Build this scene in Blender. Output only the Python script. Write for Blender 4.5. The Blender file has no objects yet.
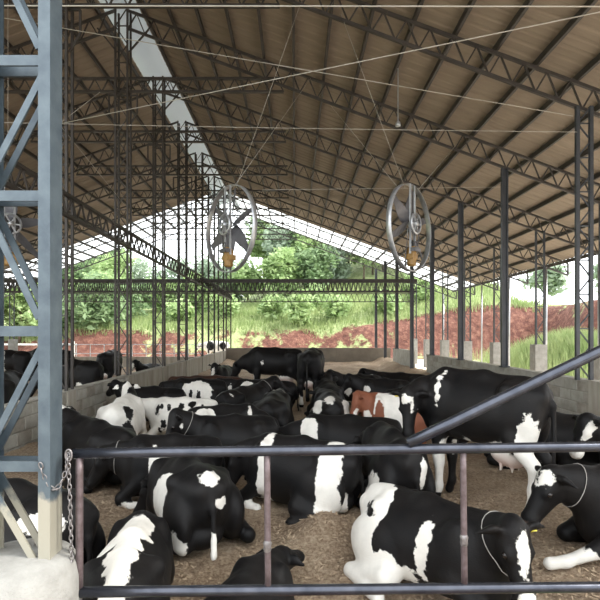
import bpy, bmesh, math, random
import numpy as np
from mathutils import Vector, Matrix, Euler

random.seed(7)
rng = np.random.default_rng(11)
SC = bpy.context.scene
COL = SC.collection

# ------------------------------------------------------------------ camera
FPX = 500.0            # focal length in pixels of a 600 px frame
EYE = 1.8
cam_d = bpy.data.cameras.new('camera')
cam_d.sensor_width = 36.0
cam_d.lens = 36.0 * FPX / 600.0
cam_d.shift_x = 5.0 / 600.0
cam_d.shift_y = 33.0 / 600.0
cam_d.clip_end = 500
cam = bpy.data.objects.new('camera', cam_d)
COL.objects.link(cam)
cam.location = (0, 0, EYE)
cam.rotation_euler = (math.pi / 2, 0, 0)
SC.camera = cam

# ------------------------------------------------------------------ sky, sun, exposure
world = bpy.data.worlds.new('world')
SC.world = world
world.use_nodes = True
wn = world.node_tree
bg = wn.nodes['Background']
bg.inputs[0].default_value = (0.93, 0.97, 1.0, 1)
bg.inputs[1].default_value = 2.3
sun_d = bpy.data.lights.new('sun', 'SUN')
sun_d.energy = 5.6
sun_d.angle = math.radians(25)
sun_d.color = (1.0, 0.96, 0.88)
sun = bpy.data.objects.new('sun', sun_d)
COL.objects.link(sun)
sun.rotation_euler = Vector((-0.72, 0.12, -0.68)).to_track_quat('-Z', 'Y').to_euler()
SC.view_settings.view_transform = 'Standard'
SC.view_settings.look = 'None'
SC.view_settings.gamma = 1
SC.view_settings.use_curve_mapping = False
SC.view_settings.exposure = 0.7


# ------------------------------------------------------------------ helpers
def px(x, y, Y):
    """photo pixel at distance Y -> point"""
    return Vector(((x - 295) * Y / FPX, Y, EYE + (333 - y) * Y / FPX))


def new_mat(name):
    m = bpy.data.materials.new(name)
    m.use_nodes = True
    nt = m.node_tree
    b = nt.nodes['Principled BSDF']
    return m, nt, b


def noise_node(nt, scale, detail=4, coord='Object', rough=0.6, stretch=None):
    tc = nt.nodes.new('ShaderNodeTexCoord')
    n = nt.nodes.new('ShaderNodeTexNoise')
    n.inputs['Scale'].default_value = scale
    n.inputs['Detail'].default_value = detail
    n.inputs['Roughness'].default_value = rough
    src = tc.outputs[coord]
    if coord == 'World':
        src = tc.outputs['Object']
    if stretch:
        mp = nt.nodes.new('ShaderNodeMapping')
        mp.inputs['Scale'].default_value = stretch
        nt.links.new(src, mp.inputs['Vector'])
        src = mp.outputs[0]
    nt.links.new(src, n.inputs['Vector'])
    return n


def ramp(nt, src, stops):
    r = nt.nodes.new('ShaderNodeValToRGB')
    el = r.color_ramp.elements
    while len(el) < len(stops):
        el.new(0.5)
    for e, (p, c) in zip(el, stops):
        e.position = p
        e.color = (c[0], c[1], c[2], 1)
    nt.links.new(src, r.inputs[0])
    return r


def geo_pos(nt):
    return nt.nodes.new('ShaderNodeNewGeometry').outputs['Position']


def simple_mat(name, c1, c2, scale=6, rough=0.7, metal=0.0, bump=0.0, bscale=30, world_co=True, stretch=None, spec=0.5):
    m, nt, b = new_mat(name)
    n = noise_node(nt, scale)
    if world_co:
        p = geo_pos(nt)
        if stretch:
            mp = nt.nodes.new('ShaderNodeMapping')
            mp.inputs['Scale'].default_value = stretch
            nt.links.new(p, mp.inputs['Vector'])
            p = mp.outputs[0]
        nt.links.new(p, n.inputs['Vector'])
    r = ramp(nt, n.outputs[0], [(0.3, c1), (0.7, c2)])
    nt.links.new(r.outputs[0], b.inputs['Base Color'])
    b.inputs['Roughness'].default_value = rough
    b.inputs['Metallic'].default_value = metal
    b.inputs['Specular IOR Level'].default_value = spec
    if bump:
        n2 = noise_node(nt, bscale, 5)
        nt.links.new(geo_pos(nt), n2.inputs['Vector'])
        bp = nt.nodes.new('ShaderNodeBump')
        bp.inputs['Strength'].default_value = bump
        bp.inputs['Distance'].default_value = 0.02
        nt.links.new(n2.outputs[0], bp.inputs['Height'])
        nt.links.new(bp.outputs[0], b.inputs['Normal'])
    return m


M = {}
M['truss'] = simple_mat('dark_truss_steel', (0.030, 0.026, 0.023), (0.055, 0.047, 0.042), 3, 0.55)
M['post'] = simple_mat('dark_post_steel', (0.028, 0.032, 0.038), (0.05, 0.055, 0.065), 3, 0.45)
M['bluegrey'] = simple_mat('blue_grey_paint', (0.055, 0.075, 0.095), (0.10, 0.13, 0.15), 9, 0.42, 0.25, 0.05, 60)
M['pipe'] = simple_mat('blue_black_pipe', (0.045, 0.05, 0.065), (0.085, 0.09, 0.11), 12, 0.26, 0.75)
M['rustpipe'] = simple_mat('worn_brown_pipe', (0.085, 0.06, 0.06), (0.16, 0.125, 0.13), 30, 0.5, 0.4, 0.1, 80)
M['galv'] = simple_mat('galvanised_steel', (0.4, 0.42, 0.44), (0.55, 0.57, 0.6), 12, 0.35, 0.6)
M['chain'] = simple_mat('chain_steel', (0.16, 0.15, 0.15), (0.32, 0.3, 0.3), 40, 0.4, 0.7)
M['roof'] = simple_mat('tan_roof_sheet', (0.23, 0.185, 0.14), (0.29, 0.235, 0.18), 0.9, 0.75, 0, 0, stretch=(1, 6, 1))
M['ridge'] = simple_mat('grey_ridge_sheet', (0.5, 0.53, 0.56), (0.62, 0.65, 0.68), 3, 0.5)


def translucent_sheet(name, c, f):
    m, nt, b = new_mat(name)
    b.inputs['Base Color'].default_value = (*c, 1)
    b.inputs['Roughness'].default_value = 0.5
    tr = nt.nodes.new('ShaderNodeBsdfTranslucent')
    tr.inputs[0].default_value = (*c, 1)
    mx = nt.nodes.new('ShaderNodeMixShader')
    mx.inputs[0].default_value = f
    nt.links.new(b.outputs[0], mx.inputs[1])
    nt.links.new(tr.outputs[0], mx.inputs[2])
    nt.links.new(mx.outputs[0], nt.nodes['Material Output'].inputs[0])
    return m


M['ridge'] = translucent_sheet('translucent_ridge_sheet', (0.55, 0.63, 0.69), 0.045)
M['lightsheet'] = translucent_sheet('translucent_end_sheet', (0.8, 0.83, 0.85), 0.6)
M['block'] = simple_mat('grey_concrete_block', (0.30, 0.285, 0.24), (0.44, 0.42, 0.37), 4, 0.9, 0, 0.4, 60)
M['blockb'] = simple_mat('brown_stained_block', (0.24, 0.215, 0.175), (0.39, 0.36, 0.31), 5, 0.9, 0, 0.4, 60)
M['mortar'] = simple_mat('mortar', (0.25, 0.23, 0.19), (0.36, 0.34, 0.29), 8, 0.95, 0, 0.4, 80)
M['plaster'] = simple_mat('stained_plaster', (0.25, 0.22, 0.175), (0.43, 0.40, 0.34), 2.2, 0.9, 0, 0.2, 40, stretch=(2, 2.2, 0.35))
M['farwall'] = simple_mat('dark_plaster', (0.17, 0.145, 0.115), (0.27, 0.235, 0.19), 1.5, 0.9, 0, 0.2, 40)
M['concrete'] = simple_mat('pale_concrete', (0.22, 0.215, 0.20), (0.32, 0.315, 0.295), 7, 0.9, 0, 0.5, 35)
M['apron'] = simple_mat('trodden_apron', (0.22, 0.19, 0.16), (0.33, 0.29, 0.25), 0.7, 0.9)
M['yard'] = simple_mat('pale_bounce_yard', (0.60, 0.52, 0.43), (0.78, 0.70, 0.60), 0.7, 0.9)  # made paler than the other ground to throw sun onto the roof underside
M['neckcord'] = simple_mat('grey_neck_cord', (0.25, 0.24, 0.22), (0.36, 0.34, 0.31), 9, 0.8)
M['cord'] = simple_mat('pale_cord', (0.36, 0.34, 0.30), (0.46, 0.44, 0.39), 5, 0.7)
M['motor'] = simple_mat('ochre_motor', (0.22, 0.125, 0.035), (0.34, 0.2, 0.06), 10, 0.5)
M['blade'] = simple_mat('grey_blade', (0.10, 0.10, 0.11), (0.16, 0.16, 0.17), 4, 0.4, 0.3)
M['tag'] = simple_mat('yellow_tag', (0.75, 0.62, 0.05), (0.8, 0.68, 0.08), 4, 0.5)
M['eye'] = simple_mat('dark_eye', (0.01, 0.008, 0.006), (0.015, 0.01, 0.008), 4, 0.08)
M['bark'] = simple_mat('bark', (0.09, 0.07, 0.05), (0.17, 0.14, 0.1), 4, 0.9)
M['fence'] = simple_mat('white_fence', (0.7, 0.7, 0.68), (0.8, 0.8, 0.78), 4, 0.6)


def worn_column(m):
    nt = m.node_tree
    b = nt.nodes['Principled BSDF']
    src = b.inputs['Base Color'].links[0].from_socket
    sep = nt.nodes.new('ShaderNodeSeparateXYZ')
    nt.links.new(geo_pos(nt), sep.inputs[0])
    n = noise_node(nt, 7, 5)
    nt.links.new(geo_pos(nt), n.inputs['Vector'])
    ma = nt.nodes.new('ShaderNodeMath')
    ma.operation = 'MULTIPLY_ADD'
    nt.links.new(n.outputs[0], ma.inputs[0])
    ma.inputs[1].default_value = 0.45
    nt.links.new(sep.outputs[2], ma.inputs[2])
    r = ramp(nt, ma.outputs[0], [(0.0, (1, 1, 1)), (1.0, (0, 0, 0))])
    r.color_ramp.elements[0].position = 0.58
    mp = nt.nodes.new('ShaderNodeMapRange')
    mp.inputs[1].default_value = 1.17
    mp.inputs[2].default_value = 1.24
    mp.inputs[3].default_value = 0.8
    mp.inputs[4].default_value = 0.0
    nt.links.new(ma.outputs[0], mp.inputs[0])
    mx = nt.nodes.new('ShaderNodeMix')
    mx.data_type = 'RGBA'
    nt.links.new(mp.outputs[0], mx.inputs[0])
    nt.links.new(src, mx.inputs[6])
    mx.inputs[7].default_value = (0.42, 0.39, 0.31, 1)
    nt.links.new(mx.outputs[2], b.inputs['Base Color'])
    nt.nodes.remove(r)


worn_column(M['bluegrey'])


def leaf_mat(name, c1, c2):
    m, nt, b = new_mat(name)
    n = noise_node(nt, 1.2, 3)
    nt.links.new(geo_pos(nt), n.inputs['Vector'])
    r = ramp(nt, n.outputs[0], [(0.32, c1), (0.68, c2)])
    nt.links.new(r.outputs[0], b.inputs['Base Color'])
    b.inputs['Roughness'].default_value = 0.6
    tr = nt.nodes.new('ShaderNodeBsdfTranslucent')
    nt.links.new(r.outputs[0], tr.inputs[0])
    mx = nt.nodes.new('ShaderNodeMixShader')
    mx.inputs[0].default_value = 0.45
    nt.links.new(b.outputs[0], mx.inputs[1])
    nt.links.new(tr.outputs[0], mx.inputs[2])
    nt.links.new(mx.outputs[0], nt.nodes['Material Output'].inputs[0])
    return m


M['leaf_a'] = leaf_mat('leaf_fresh_green', (0.22, 0.33, 0.13), (0.42, 0.53, 0.26))
M['leaf_b'] = leaf_mat('leaf_dark_green', (0.13, 0.21, 0.10), (0.27, 0.37, 0.19))
M['leaf_c'] = leaf_mat('leaf_haze_green', (0.28, 0.36, 0.26), (0.45, 0.53, 0.42))  # distance haze put into the colour as a paler, greyer green
M['grass'] = leaf_mat('grass_blade', (0.20, 0.28, 0.10), (0.38, 0.44, 0.21))


def bedding_mat():
    m, nt, b = new_mat('compost_bedding')
    p = geo_pos(nt)
    n1 = noise_node(nt, 0.9, 4)
    nt.links.new(p, n1.inputs['Vector'])
    n2 = noise_node(nt, 30, 7, rough=0.8)
    nt.links.new(p, n2.inputs['Vector'])
    mixf = nt.nodes.new('ShaderNodeMath')
    mixf.operation = 'MULTIPLY_ADD'
    nt.links.new(n2.outputs[0], mixf.inputs[0])
    mixf.inputs[1].default_value = 0.75
    mul = nt.nodes.new('ShaderNodeMath')
    mul.operation = 'MULTIPLY'
    mul.inputs[1].default_value = 0.35
    nt.links.new(n1.outputs[0], mul.inputs[0])
    nt.links.new(mul.outputs[0], mixf.inputs[2])
    r = ramp(nt, mixf.outputs[0], [(0.40, (0.10, 0.066, 0.04)), (0.53, (0.30, 0.21, 0.135)), (0.66, (0.52, 0.41, 0.29))])
    nt.links.new(r.outputs[0], b.inputs['Base Color'])
    b.inputs['Roughness'].default_value = 0.95
    bp = nt.nodes.new('ShaderNodeBump')
    bp.inputs['Strength'].default_value = 0.9
    bp.inputs['Distance'].default_value = 0.05
    nt.links.new(n2.outputs[0], bp.inputs['Height'])
    nt.links.new(bp.outputs[0], b.inputs['Normal'])
    return m


M['bedding'] = bedding_mat()
M['chip'] = simple_mat('wood_chip', (0.24, 0.165, 0.10), (0.50, 0.39, 0.27), 25, 0.95)


def ground_mat():
    m, nt, b = new_mat('hillside_ground')
    g = nt.nodes.new('ShaderNodeNewGeometry')
    at = nt.nodes.new('ShaderNodeAttribute')
    at.attribute_name = 'soil'
    n = noise_node(nt, 0.55, 6, rough=0.7)
    nt.links.new(g.outputs['Position'], n.inputs['Vector'])
    add = nt.nodes.new('ShaderNodeMath')
    add.operation = 'MULTIPLY_ADD'
    nt.links.new(n.outputs[0], add.inputs[0])
    add.inputs[1].default_value = 1.6
    sub = nt.nodes.new('ShaderNodeMath')
    sub.operation = 'SUBTRACT'
    nt.links.new(at.outputs['Fac'], sub.inputs[0])
    sub.inputs[1].default_value = 0.8
    nt.links.new(sub.outputs[0], add.inputs[2])
    n2 = noise_node(nt, 2.3, 6, rough=0.75)
    nt.links.new(g.outputs['Position'], n2.inputs['Vector'])
    soil = ramp(nt, n2.outputs[0], [(0.3, (0.045, 0.017, 0.012)), (0.5, (0.115, 0.043, 0.03)), (0.72, (0.25, 0.13, 0.09))])
    grass = ramp(nt, n2.outputs[0], [(0.3, (0.16, 0.23, 0.08)), (0.7, (0.38, 0.41, 0.20))])
    fac = ramp(nt, add.outputs[0], [(0.45, (0, 0, 0)), (0.58, (1, 1, 1))])
    mx = nt.nodes.new('ShaderNodeMix')
    mx.data_type = 'RGBA'
    nt.links.new(fac.outputs[0], mx.inputs[0])
    nt.links.new(grass.outputs[0], mx.inputs[6])
    nt.links.new(soil.outputs[0], mx.inputs[7])
    nt.links.new(mx.outputs[2], b.inputs['Base Color'])
    b.inputs['Roughness'].default_value = 0.95
    bp = nt.nodes.new('ShaderNodeBump')
    bp.inputs['Strength'].default_value = 0.6
    bp.inputs['Distance'].default_value = 0.3
    nt.links.new(n2.outputs[0], bp.inputs['Height'])
    nt.links.new(bp.outputs[0], b.inputs['Normal'])
    return m


M['ground'] = ground_mat()


def coat_mat(name, dark, dark2, white=(0.74, 0.71, 0.65)):
    m, nt, b = new_mat(name)
    at = nt.nodes.new('ShaderNodeAttribute')
    at.attribute_name = 'white'
    pk = nt.nodes.new('ShaderNodeAttribute')
    pk.attribute_name = 'pink'
    n = noise_node(nt, 16, 5)
    add = nt.nodes.new('ShaderNodeMath')
    add.operation = 'MULTIPLY_ADD'
    nt.links.new(n.outputs[0], add.inputs[0])
    add.inputs[1].default_value = 0.22
    nt.links.new(at.outputs['Fac'], add.inputs[2])
    fac = ramp(nt, add.outputs[0], [(0.105, (0, 0, 0)), (0.125, (1, 1, 1))])
    n2 = noise_node(nt, 5, 4)
    dk = ramp(nt, n2.outputs[0], [(0.3, dark), (0.75, dark2)])
    wt = ramp(nt, n2.outputs[0], [(0.25, tuple(c * 0.8 for c in white)), (0.6, white)])
    mx = nt.nodes.new('ShaderNodeMix')
    mx.data_type = 'RGBA'
    nt.links.new(fac.outputs[0], mx.inputs[0])
    nt.links.new(dk.outputs[0], mx.inputs[6])
    nt.links.new(wt.outputs[0], mx.inputs[7])
    pf = ramp(nt, pk.outputs['Fac'], [(0.0, (0, 0, 0)), (0.35, (1, 1, 1))])
    mx2 = nt.nodes.new('ShaderNodeMix')
    mx2.data_type = 'RGBA'
    nt.links.new(pf.outputs[0], mx2.inputs[0])
    nt.links.new(mx.outputs[2], mx2.inputs[6])
    mx2.inputs[7].default_value = (0.56, 0.40, 0.34, 1)
    nt.links.new(mx2.outputs[2], b.inputs['Base Color'])
    b.inputs['Roughness'].default_value = 0.55
    b.inputs['Specular IOR Level'].default_value = 0.2
    n3 = noise_node(nt, 120, 3, stretch=(0.3, 1, 1))
    bp = nt.nodes.new('ShaderNodeBump')
    bp.inputs['Strength'].default_value = 0.25
    bp.inputs['Distance'].default_value = 0.01
    nt.links.new(n3.outputs[0], bp.inputs['Height'])
    nt.links.new(bp.outputs[0], b.inputs['Normal'])
    return m


M['coat'] = coat_mat('black_white_coat', (0.0045, 0.0045, 0.005), (0.010, 0.0085, 0.008))
M['coat_brown'] = coat_mat('dark_brown_coat', (0.035, 0.016, 0.011), (0.06, 0.028, 0.018))
M['coat_red'] = coat_mat('red_white_coat', (0.16, 0.055, 0.03), (0.24, 0.09, 0.05))


def tag(o, label=None, cat=None, group=None, kind=None):
    if label: o['label'] = label
    if cat: o['category'] = cat
    if group: o['group'] = group
    if kind: o['kind'] = kind
    return o


def empty(name, loc=(0, 0, 0), rz=0.0):
    o = bpy.data.objects.new(name, None)
    o.empty_display_size = 0.1
    COL.objects.link(o)
    o.location = loc
    o.rotation_euler = (0, 0, rz)
    return o


def mesh_obj(name, verts, faces, mat, parent=None, loc=(0, 0, 0), smooth=False):
    me = bpy.data.meshes.new(name)
    me.from_pydata([tuple(v) for v in verts], [], [tuple(f) for f in faces])
    me.materials.append(M[mat] if isinstance(mat, str) else mat)
    if smooth:
        me.polygons.foreach_set('use_smooth', [True] * len(me.polygons))
    o = bpy.data.objects.new(name, me)
    COL.objects.link(o)
    o.location = loc
    if parent: o.parent = parent
    return o


_unit = {}
BOXF = [(0, 1, 3, 2), (4, 6, 7, 5), (0, 4, 5, 1), (2, 3, 7, 6), (0, 2, 6, 4), (1, 5, 7, 3)]


def unit_box(mat):
    if mat not in _unit:
        v = [(x, y, z) for x in (-.5, .5) for y in (-.5, .5) for z in (-.5, .5)]
        me = bpy.data.meshes.new('bar_' + mat)
        me.from_pydata(v, [], BOXF)
        me.materials.append(M[mat])
        bm = bmesh.new()
        bm.from_mesh(me)
        bmesh.ops.recalc_face_normals(bm, faces=bm.faces)
        bm.to_mesh(me)
        bm.free()
        _unit[mat] = me
    return _unit[mat]


def bar_matrix(p0, p1, w, d, up=(0, 1, 0)):
    p0, p1 = Vector(p0), Vector(p1)
    ax = p1 - p0
    L = ax.length
    z = ax.normalized()
    y = Vector(up) - z * z.dot(Vector(up))
    if y.length < 1e-4:
        y = Vector((1, 0, 0)) - z * z.x
    y.normalize()
    x = y.cross(z)
    m = Matrix((x, y, z)).transposed().to_4x4()
    m.translation = (p0 + p1) / 2
    return m @ Matrix.Diagonal((w, d, L, 1))


def bar(name, p0, p1, w, d, mat, parent=None, up=(0, 1, 0), base=None):
    """straight member as its own object; w across, d along 'up'. points in world; parent at base, unrotated"""
    o = bpy.data.objects.new(name, unit_box(mat))
    COL.objects.link(o)
    m = bar_matrix(p0, p1, w, d, up)
    if parent:
        o.parent = parent
        m = Matrix.Translation(-parent.location) @ m
    o.matrix_local = m
    return o


class MB:
    def __init__(s):
        s.v, s.f = [], []

    def bar(s, p0, p1, w, d, up=(0, 1, 0)):
        m = bar_matrix(p0, p1, w, d, up)
        n = len(s.v)
        for x in (-.5, .5):
            for y in (-.5, .5):
                for z in (-.5, .5):
                    s.v.append(tuple(m @ Vector((x, y, z))))
        s.f += [tuple(i + n for i in f) for f in BOXF]

    def box(s, a, b):
        n = len(s.v)
        for x in (a[0], b[0]):
            for y in (a[1], b[1]):
                for z in (a[2], b[2]):
                    s.v.append((x, y, z))
        s.f += [tuple(i + n for i in f) for f in BOXF]

    def tube(s, pts, r, seg=10, closed=False, caps=True):
        pts = [Vector(p) for p in pts]
        n0 = len(s.v)
        N = len(pts)
        rr = r if hasattr(r, '__len__') else [r] * N
        prev = None
        for i, p in enumerate(pts):
            if closed:
                t = (pts[(i + 1) % N] - pts[i - 1]).normalized()
            else:
                t = (pts[min(i + 1, N - 1)] - pts[max(i - 1, 0)]).normalized()
            if prev is None:
                a = Vector((0, 0, 1)) if abs(t.z) < 0.9 else Vector((1, 0, 0))
                u = t.cross(a).normalized()
            else:
                u = (prev - t * prev.dot(t)).normalized()
            prev = u
            w = t.cross(u)
            for k in range(seg):
                an = 2 * math.pi * k / seg
                s.v.append(tuple(p + (u * math.cos(an) + w * math.sin(an)) * rr[i]))
        for i in range(N if closed else N - 1):
            j = (i + 1) % N
            for k in range(seg):
                k2 = (k + 1) % seg
                s.f.append((n0 + i * seg + k, n0 + i * seg + k2, n0 + j * seg + k2, n0 + j * seg + k))
        if not closed and caps:
            s.f.append(tuple(n0 + k for k in reversed(range(seg))))
            s.f.append(tuple(n0 + (N - 1) * seg + k for k in range(seg)))

    def lathe(s, prof, c=(0, 0, 0), seg=32, axis='z'):
        n0 = len(s.v)
        for (r, h) in prof:
            for k in range(seg):
                a = 2 * math.pi * k / seg
                if axis == 'z':
                    s.v.append((c[0] + r * math.cos(a), c[1] + r * math.sin(a), c[2] + h))
                else:
                    s.v.append((c[0] + r * math.cos(a), c[1] + h, c[2] + r * math.sin(a)))
        for i in range(len(prof) - 1):
            for k in range(seg):
                k2 = (k + 1) % seg
                s.f.append((n0 + i * seg + k, n0 + i * seg + k2, n0 + (i + 1) * seg + k2, n0 + (i + 1) * seg + k))

    def build(s, name, mat, parent=None, loc=(0, 0, 0), smooth=False):
        o = mesh_obj(name, s.v, s.f, mat, None, (0, 0, 0), smooth)
        bm = bmesh.new()
        bm.from_mesh(o.data)
        bmesh.ops.recalc_face_normals(bm, faces=bm.faces)
        bm.to_mesh(o.data)
        bm.free()
        if parent:
            o.parent = parent
            off = parent.location
            o.data.transform(Matrix.Translation(-off))
        return o


def vnoise(x, y, seed=0):
    """cheap smooth value noise, numpy"""
    xi, yi = np.floor(x), np.floor(y)
    fx, fy = x - xi, y - yi
    fx = fx * fx * (3 - 2 * fx)
    fy = fy * fy * (3 - 2 * fy)

    def h(a, b):
        v = np.sin(a * 127.1 + b * 311.7 + seed * 74.7) * 43758.5453
        return v - np.floor(v)
    return (h(xi, yi) * (1 - fx) + h(xi + 1, yi) * fx) * (1 - fy) + (h(xi, yi + 1) * (1 - fx) + h(xi + 1, yi + 1) * fx) * fy


def grid_mesh(name, xs, ys, hf, mat, attr=None, smooth=True):
    X, Y = np.meshgrid(xs, ys)
    Z = hf(X, Y)
    v = np.stack([X.ravel(), Y.ravel(), Z.ravel()], 1)
    nx, ny = len(xs), len(ys)
    idx = np.arange(nx * ny).reshape(ny, nx)
    f = np.stack([idx[:-1, :-1].ravel(), idx[:-1, 1:].ravel(), idx[1:, 1:].ravel(), idx[1:, :-1].ravel()], 1)
    o = mesh_obj(name, v.tolist(), f.tolist(), mat, smooth=smooth)
    if attr:
        a = o.data.attributes.new(attr[0], 'FLOAT', 'POINT')
        a.data.foreach_set('value', np.ascontiguousarray(attr[1](X, Y).ravel(), dtype=np.float32))
    return o

# ================================================================== SETTING
XR, ZR, SLOPE = -4.2, 9.69, 0.37           # ridge position, height of top chord at ridge, roof pitch
XW_L, XW_R, YW = -4.0, 5.1, 29.0           # low walls
FR = [8.9 + 3.2 * k for k in range(-2, 8)]  # frame positions
XE_R, XE_L = 10.1, -18.5
PX_IN, PX_OUT = 5.07, 7.45                   # posts on and beyond the low wall


def chord_z(x):
    return ZR - SLOPE * abs(x - XR)


# ---- terrain outside
def bank_top(X):
    return 2.3 + 2.0 * np.clip((X - 2) / 14, 0, 1)


def sstep(a, b, x):
    t = np.clip((x - a) / (b - a), 0, 1)
    return t * t * (3 - 2 * t)


def terr_d(X, Y):
    wob = 1.6 * (vnoise(X * 0.15, Y * 0.15, 3) - 0.5) + 1.0 * (vnoise(X * 0.5, Y * 0.5, 5) - 0.5)
    dfar = Y - 41
    dright = X - 19
    dleft = -(X + 24)
    # smooth max
    d = np.maximum(np.maximum(dfar, dright), dleft * 0.8) + wob
    return d


def terr_h(X, Y):
    d = terr_d(X, Y)
    bt = bank_top(X) * np.where(X < -20, 0.6, 1)
    h = -0.22 + bt * sstep(0, 2.6, d)
    gain = 0.13 + 0.21 * sstep(-10, 2, X)
    gain = np.where(X > 20, 0.06, gain)
    gain = gain * sstep(-60, 60, Y)
    h = h + np.clip(d - 2.6, 0, 45) * gain
    h = h + 0.5 * (vnoise(X * 0.35, Y * 0.35, 9) - 0.5) * sstep(0, 6, d)
    # grassy mound right of the barn
    g = np.exp(-(((X - 14.2) / 2.2) ** 2 + ((Y - 25.5) / 4.5) ** 2))
    h = h + 1.25 * g
    return h


def terr_soil(X, Y):
    d = terr_d(X, Y)
    s = sstep(-6, -0.5, d) * (1 - sstep(1.6, 4.5, d))
    flat = 1 - sstep(-7, -3, d)
    g = np.exp(-(((X - 14.2) / 2.6) ** 2 + ((Y - 25.5) / 5.0) ** 2))
    s = s * (0.40 + 0.5 * vnoise(X * 0.16, Y * 0.3, 12) + 0.15 * sstep(3, 12, X))
    s = np.maximum(s, 0.62 * flat)
    return s * (1 - np.clip(g * 2.5, 0, 1))


xs = np.concatenate([np.linspace(-90, -26, 26), np.linspace(-24.5, 30, 90), np.linspace(32, 90, 24)])
ys = np.concatenate([np.linspace(-60, 8, 20), np.linspace(10, 60, 90), np.linspace(62, 110, 26)])
ground = tag(grid_mesh('ground', xs, ys, terr_h, 'ground', ('soil', terr_soil)), kind='structure')

# apron by the camera; yard beyond the low walls, widened to bounce sun upward
mb = MB()
mb.box((-26, -8, -0.4), (5.3, 1.2, -0.12))
tag(mb.build('floor_apron', 'apron'), kind='structure')
mb = MB()
mb.box((5.35, -8, -0.4), (12.6, 36.0, -0.12))
mb.box((12.6, -8, -0.4), (17.8, 20.0, -0.13))
mb.box((-20, 29.3, -0.4), (5.3, 39.0, -0.13))
tag(mb.build('floor_yard', 'yard'), kind='structure')


# ---- bedding
def bed_h(X, Y):
    z = 0.07 * (vnoise(X * 1.3, Y * 1.3, 1) - 0.5) + 0.05 * (vnoise(X * 3.5, Y * 3.5, 2) - 0.5) + 0.02 * (vnoise(X * 11, Y * 11, 4) - 0.5)
    z = z + 0.16 * sstep(24.0, 28.6, Y) * (0.7 + 0.6 * vnoise(X * 0.8, Y * 0.4, 6))
    z = z + 0.30 * sstep(4.2, 5.1, X) * sstep(9, 14, Y)
    z = z + 0.14 * sstep(3.2, 4.0, -X)
    z = z - 0.22 * (1 - sstep(3.3, 4.5, Y)) * (1 - sstep(1.6, 2.6, X))
    z = z + 0.16 * np.exp(-((X - 0.28) / 0.28) ** 2 - ((Y - 4.62) / 0.3) ** 2)
    return z - 0.015


xs = np.arange(-3.95, 8.0, 0.06)
ys = np.concatenate([np.arange(1.6, 8, 0.05), np.arange(8, 29.01, 0.14)])
floor = tag(grid_mesh('floor', xs[xs < 5.35], ys, bed_h, 'bedding'), kind='structure')


def bed_left(X, Y):
    return -0.2 + 0.08 * (vnoise(X * 1.1, Y * 1.1, 8) - 0.5)


tag(grid_mesh('floor_left_pen', np.arange(-18, -4.1, 0.3), np.arange(2, 29.1, 0.3), bed_left, 'bedding'), kind='structure')

# loose chips lying on the bedding near the camera
N = 26000
cy = 2.6 + 7.0 * rng.random(N) ** 1.5
cx = (rng.random(N) * 2 - 1) * 0.62 * cy + 0.02 * cy
cx = np.clip(cx, -3.9, 4.9)
cz = bed_h(cx, cy) + 0.004
ang = rng.random(N) * 6.283
ln = 0.008 + 0.016 * rng.random(N)
tilt = (rng.random(N) - 0.5) * 0.9
dx, dy = np.cos(ang) * ln, np.sin(ang) * ln
wx, wy = -np.sin(ang) * 0.005, np.cos(ang) * 0.005
dz = tilt * ln
V = np.stack([np.stack([cx - dx - wx, cy - dy - wy, cz - dz], 1), np.stack([cx + dx - wx, cy + dy - wy, cz + dz], 1),
              np.stack([cx + dx + wx, cy + dy + wy, cz + dz + .003], 1), np.stack([cx - dx + wx, cy - dy + wy, cz - dz + .003], 1)], 1).reshape(-1, 3)
F = np.arange(4 * N).reshape(-1, 4)
tag(mesh_obj('wood_chips', V.tolist(), F.tolist(), 'chip'), 'loose brown wood chips scattered over the bedding floor', 'bedding', kind='stuff')

# ---- low walls
_blk = {}


def block_mesh(mat, sx, sy, sz):
    k = (mat, round(sx, 3), round(sy, 3), round(sz, 3))
    if k not in _blk:
        bm = bmesh.new()
        bmesh.ops.create_cube(bm, size=1)
        bmesh.ops.scale(bm, vec=(sx, sy, sz), verts=bm.verts)
        bmesh.ops.bevel(bm, geom=list(bm.edges), offset=0.008, segments=1, affect='EDGES')
        me = bpy.data.meshes.new('block')
        bm.to_mesh(me)
        bm.free()
        me.materials.append(M[mat])
        _blk[k] = me
    return _blk[k]


def block_run(parent, x, y0, y1, z0, rows, bh, bl, face, mats):
    """rows of blocks proud of a mortar core; face=+1 shows towards +x"""
    for r in range(rows):
        y = y0 - (bl / 2 if r % 2 else 0)
        while y < y1 - 0.02:
            a, b_ = max(y, y0), min(y + bl, y1)
            if b_ - a > 0.06:
                o = bpy.data.objects.new('block', block_mesh(random.choice(mats), 0.17, b_ - a - 0.014, bh - 0.014))
                COL.objects.link(o)
                o.parent = parent
                o.location = (x + random.uniform(-.004, .004), (a + b_) / 2, z0 + bh * (r + .5))
            y += bl


HL = 0.76
wl = tag(empty('wall_left', (0, 0, 0)), kind='structure')
mb = MB(); mb.box((XW_L - 0.15, 4.2, -0.3), (XW_L - 0.012, 12.3, HL - 0.02)); mb.build('mortar_core', 'mortar', wl)
block_run(wl, XW_L - 0.08, 4.2, 12.3, -0.04, 4, 0.2, 0.4, 1, ['block', 'block', 'block', 'blockb'])
mb = MB(); mb.box((XW_L - 0.15, 12.3, -0.3), (XW_L, YW, HL)); mb.build('plaster_panel', 'plaster', wl)
mb = MB(); mb.box((XW_L - 0.17, 4.2, HL), (XW_L + 0.012, YW, HL + 0.025)); mb.build('coping', 'block', wl)
for y in FR[1:-1]:
    mb = MB(); mb.box((XW_L - 0.22, y - 0.16, -0.3), (XW_L + 0.035, y + 0.16, HL + 0.01)); mb.build('pilaster', 'plaster', wl)

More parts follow.
